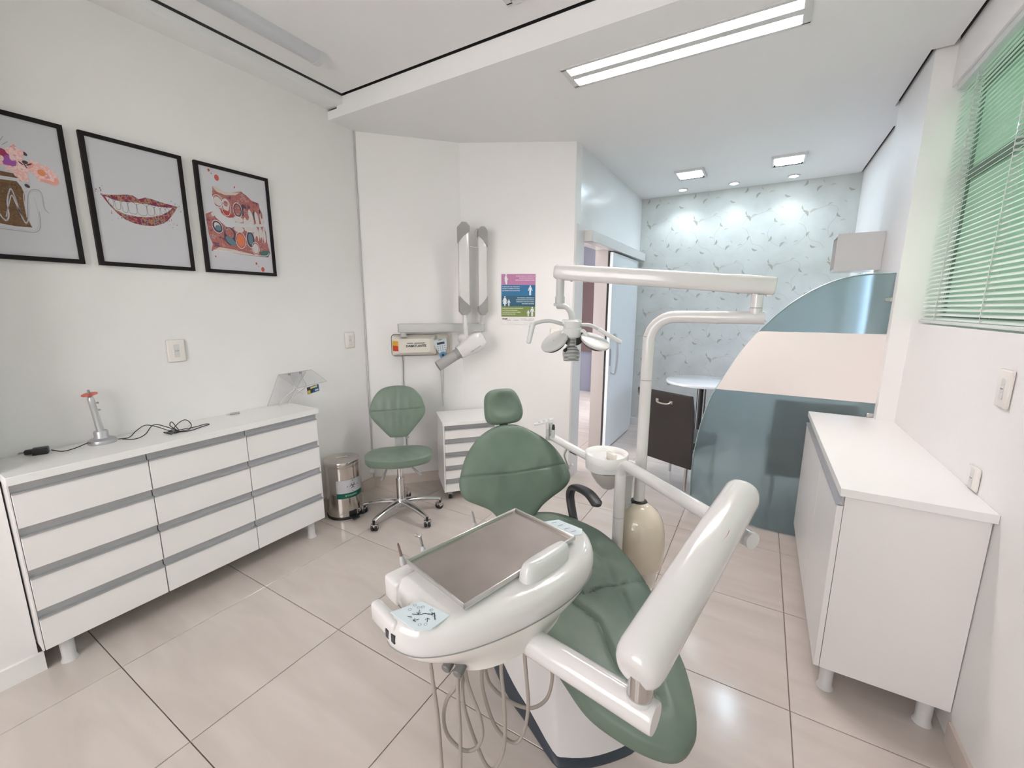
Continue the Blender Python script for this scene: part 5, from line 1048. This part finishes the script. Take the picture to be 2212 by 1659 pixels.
# underside valves, handpieces, hoses
for a, b2, nm in ((-.185, .075, 'valve_knob'), (-.175, .105, 'valve_knob')):
    c = kp(a-.012, b2, .730); d_ = (k1*-.8+k2*.25+V((0, 0, -.3))).normalized()
    MB().lathe([(0, 0), (.007, 0), (.007, .02), (.012, .022), (.0125, .045), (.010, .048), (0, .048)], c, d_, n=18).build(nm, mat('dark_valve', (.16, .155, .15), .35), du)
for (ax, az, tip), L_ in (((-.198, -.155, 'handpiece'), 0), ((-.13, -.155, 'handpiece'), 1), ((.063, -.155, 'handpiece'), 2)):
    b0 = kp(ax+.012, az, .79); d_ = (V((0, 0, 1))-k1*.18-k2*.05).normalized(); hp = b0
    o = MB().lathe([(.008, 0), (.009, .03), (.0085, .07), (.006, .085), (.004, .09)], b0, d_, n=16).build('handpiece', mat('pale_handpiece', (.58, .62, .62), .35) if L_ == 1 else 'lgrey', du)
    if L_ == 1:
        MB().lathe([(.0042, .085), (.0035, .118)], b0, d_, n=12).build('handpiece_neck', 'chrome', o); c = b0+d_*.122; MB().capsule(c-k2*.001, c-k2*.013-k1*.004, .0055, n=12).build('handpiece_head', 'chrome', o)
    else:
        MB().lathe([(.0095, .055), (.0095, .060)], b0, d_, n=16).build('handpiece_ring', 'ink', o); MB().lathe([(.0045, .085), (.0035, .10), (.003, .125), (.002, .13)], b0, d_, n=12).build('handpiece_tip', mat('copper_tip', (.25, .17, .14), .4, .5) if L_ == 0 else 'grey', o)
    MB().obox(b0+V((0, 0, .012))-k2*-.012, k1, k2, (0, 0, 1), .026, .03, .02, .004).build('tool_rest', 'whitep', du)
def hose(pts, r_=.0048): return MB().tube([V(p) for p in pts], r_, 10, 7).build('hose', 'hose', du)
hose([(-.613, .655, .79), (-.61, .651, .729), (-.604, .654, .649), (-.597, .659, .542), (-.592, .661, .405), (-.586, .666, .30), (-.571, .674, .255), (-.557, .681, .30), (-.552, .685, .405), (-.551, .686, .515), (-.553, .684, .623), (-.553, .684, .712), (-.553, .70, .77)])
hose([(-.556, .71, .76), (-.565, .701, .642), (-.59, .686, .588), (-.599, .681, .533), (-.59, .686, .477), (-.558, .705, .434), (-.528, .723, .442), (-.515, .73, .484), (-.521, .727, .54), (-.538, .717, .602), (-.55, .71, .67), (-.548, .715, .75)])
hose([(-.533, .765, .72), (-.533, .755, .636), (-.528, .758, .569), (-.503, .773, .47), (-.464, .796, .42), (-.441, .81, .448), (-.43, .816, .527), (-.434, .814, .611), (-.439, .81, .69), (-.44, .815, .74)])
hose([(-.556, .80, .72), (-.552, .803, .585), (-.531, .815, .53), (-.487, .841, .486), (-.444, .867, .472), (-.411, .886, .501), (-.399, .893, .56), (-.403, .891, .617), (-.42, .89, .74)])
hose([(-.482, .775, .72), (-.479, .763, .663), (-.474, .766, .591), (-.471, .768, .508), (-.474, .766, .422), (-.493, .755, .365), (-.515, .75, .36), (-.535, .742, .409), (-.557, .729, .496), (-.569, .722, .58), (-.565, .73, .74)])

# ------------------------------------------------------------------ glass partition
GO = [(.64, 1.749), (.519, 1.748), (.391, 1.726), (.26, 1.665), (.124, 1.559), (-.016, 1.398), (-.112, 1.253), (-.21, 1.05), (-.273, .909), (-.331, .658), (-.357, .364), (-.35, 0.012)]
gp = thing('glass_partition', 'frosted curved edge glass partition with white film band standing against the right pier', 'glass partition', (.14, 3.28, 0))
ed = [(p.x, p.y) for p in catmull([(a, b2, 0) for a, b2 in GO], 6)]
MB().prism([(x, z_) for x, z_ in ed]+[(.636, .012)], -.005, .005, basis((0, 3.28, 0), (1, 0, 0), (0, 0, 1), (0, -1, 0))).build('pane', 'frost', gp, ang=25)
bd_ = [(x, z_) for x, z_ in ed if .982 <= z_ <= 1.395]
band = [(.636, .980), (.636, 1.398)]+[(-.0165, 1.397)]+bd_+[(-.2415, .981)]
MB().prism(band, .0052, .0064, basis((0, 3.28, 0), (1, 0, 0), (0, 0, 1), (0, -1, 0))).build('film_band', 'band', gp, smooth=False)
MB().tube([(x, 3.28, z_) for x, z_ in ed], .0052, 6, smooth=False).build('polished_rim', mat('glass_edge', (.36, .47, .47), .25), gp)
for z_ in (1.600, .905): MB().box(.600, .640, 3.262, 3.298, z_-.012, z_+.012, .003, 1).build('wall_clip', 'chrome', gp)

# ------------------------------------------------------------------ far room: table, chairs, cube shelf
tb_c = V((-.50, 4.90, 0))
ta_ = thing('round_table', 'round white marble topped table on a black and chrome pedestal by the wallpaper', 'table', tb_c)
MB().lathe([(0, .745), (.36, .745), (.372, .75), (.375, .765), (.370, .775), (.36, .778), (0, .778)], tb_c, n=64).build('tabletop', 'marble', ta_)
MB().cyl(tb_c+V((0, 0, .03)), tb_c+V((0, 0, .745)), .045, n=28).build('pedestal', 'black', ta_); MB().lathe([(.2, 0), (.2, .012), (.06, .03), (.05, .04)], tb_c, n=40).build('base_plate', 'chrome', ta_)
for a in (-2.2, -.9): MB().cyl(tb_c+V((.045*math.cos(a), .045*math.sin(a), .03)), tb_c+V((.045*math.cos(a), .045*math.sin(a), .745)), .006, n=10).build('chrome_strip', 'chrome', ta_)
def side_chair(cx, cy, ang_, label):
    c = V((cx, cy, 0)); f_ = V((math.cos(ang_), math.sin(ang_), 0)); s_ = V((-f_.y, f_.x, 0)); w_ = .252
    t = thing('side_chair', label, 'chair', c, 'dark padded chairs around the marble table')
    prof = [(.004, .255), (-.012, .50), (-.012, .62), (-.025, .74), (-.052, .84), (-.064, .868), (-.082, .872), (-.090, .858), (-.07, .80), (-.046, .70), (-.036, .58), (-.036, .48), (-.024, .255)]
    rr = [[c-f_*.20+f_*a+s_*b2+V((0, 0, z_)) for a, z_ in prof] for b2 in (-w_, w_)]
    bk = MB().ring([[p+(s_*.006 if i == 0 else -s_*.006)*0 for p in r_] for i, r_ in enumerate(rr)]); bk = bk.build('backrest', 'leather', t, ang=50)
    hb2 = c-f_*.272; h_ = MB().tube([hb2-s_*.065+V((0, 0, .785)), hb2-s_*.05-f_*.018+V((0, 0, .775)), hb2-f_*.022+V((0, 0, .770)), hb2+s_*.05-f_*.018+V((0, 0, .775)), hb2+s_*.065+V((0, 0, .785))], .007, 10)
    for q in (-.066, .066): h_.obox(hb2+s_*q+f_*.006+V((0, 0, .786)), s_, (0, 0, 1), f_, .026, .026, .012, .002)
    h_.build('pull_handle', mat('satin_nickel', (.62, .58, .52), .3, .8) if 'satin_nickel' not in bpy.data.materials else bpy.data.materials['satin_nickel'], bk)
    MB().obox(c+V((0, 0, .435)), f_, s_, (0, 0, 1), .44, .46, .075, .02, 3).build('seat', 'leather', t)
    for q in (-1, 1):
        MB().cyl(c+f_*.19+s_*q*.20+V((0, 0, .40)), c+f_*.20+s_*q*.205, .014, n=14).build('leg', 'chrome', t)
        MB().cyl(c-f_*.19+s_*q*.20+V((0, 0, .40)), c-f_*.21+s_*q*.205, .014, n=14).build('leg', 'chrome', t)
    MB().cyl(c-f_*.19-s_*.2+V((0, 0, .38)), c-f_*.19+s_*.2+V((0, 0, .38)), .012, n=12).build('rail', 'whitep', t)
    return t
side_chair(-.535, 3.82, R(66), 'dark leather chair with metal pull handle on its back beside the glass partition')
side_chair(.36, 3.98, R(96), 'dark leather chair blurred behind the frosted glass partition')
cs_ = thing('cube_shelf', 'small white open cube shelf fixed high on the wall above the glass partition', 'shelf', (.52, 4.05, 1.82))
x0, x1, y0, y1, z0, z1, th = .385, .635, 3.70, 3.92, 1.800, 2.045, .016
x0 = .385
MB().box(x0, x1, y0, y1, z0, z0+th).build('bottom_panel', 'whitep', cs_, smooth=False); MB().box(x0, x1, y0, y1, z1-th, z1).build('top_panel', 'whitep', cs_, smooth=False)
MB().box(x0, x1, y0, y0+th, z0+th, z1-th).build('near_panel', 'whitep', cs_, smooth=False); MB().box(x0, x1, y1-th, y1, z0+th, z1-th).build('far_panel', 'whitep', cs_, smooth=False)
MB().box(x1-.006, x1, y0+th, y1-th, z0+th, z1-th).build('back_panel', 'whitep', cs_, smooth=False)
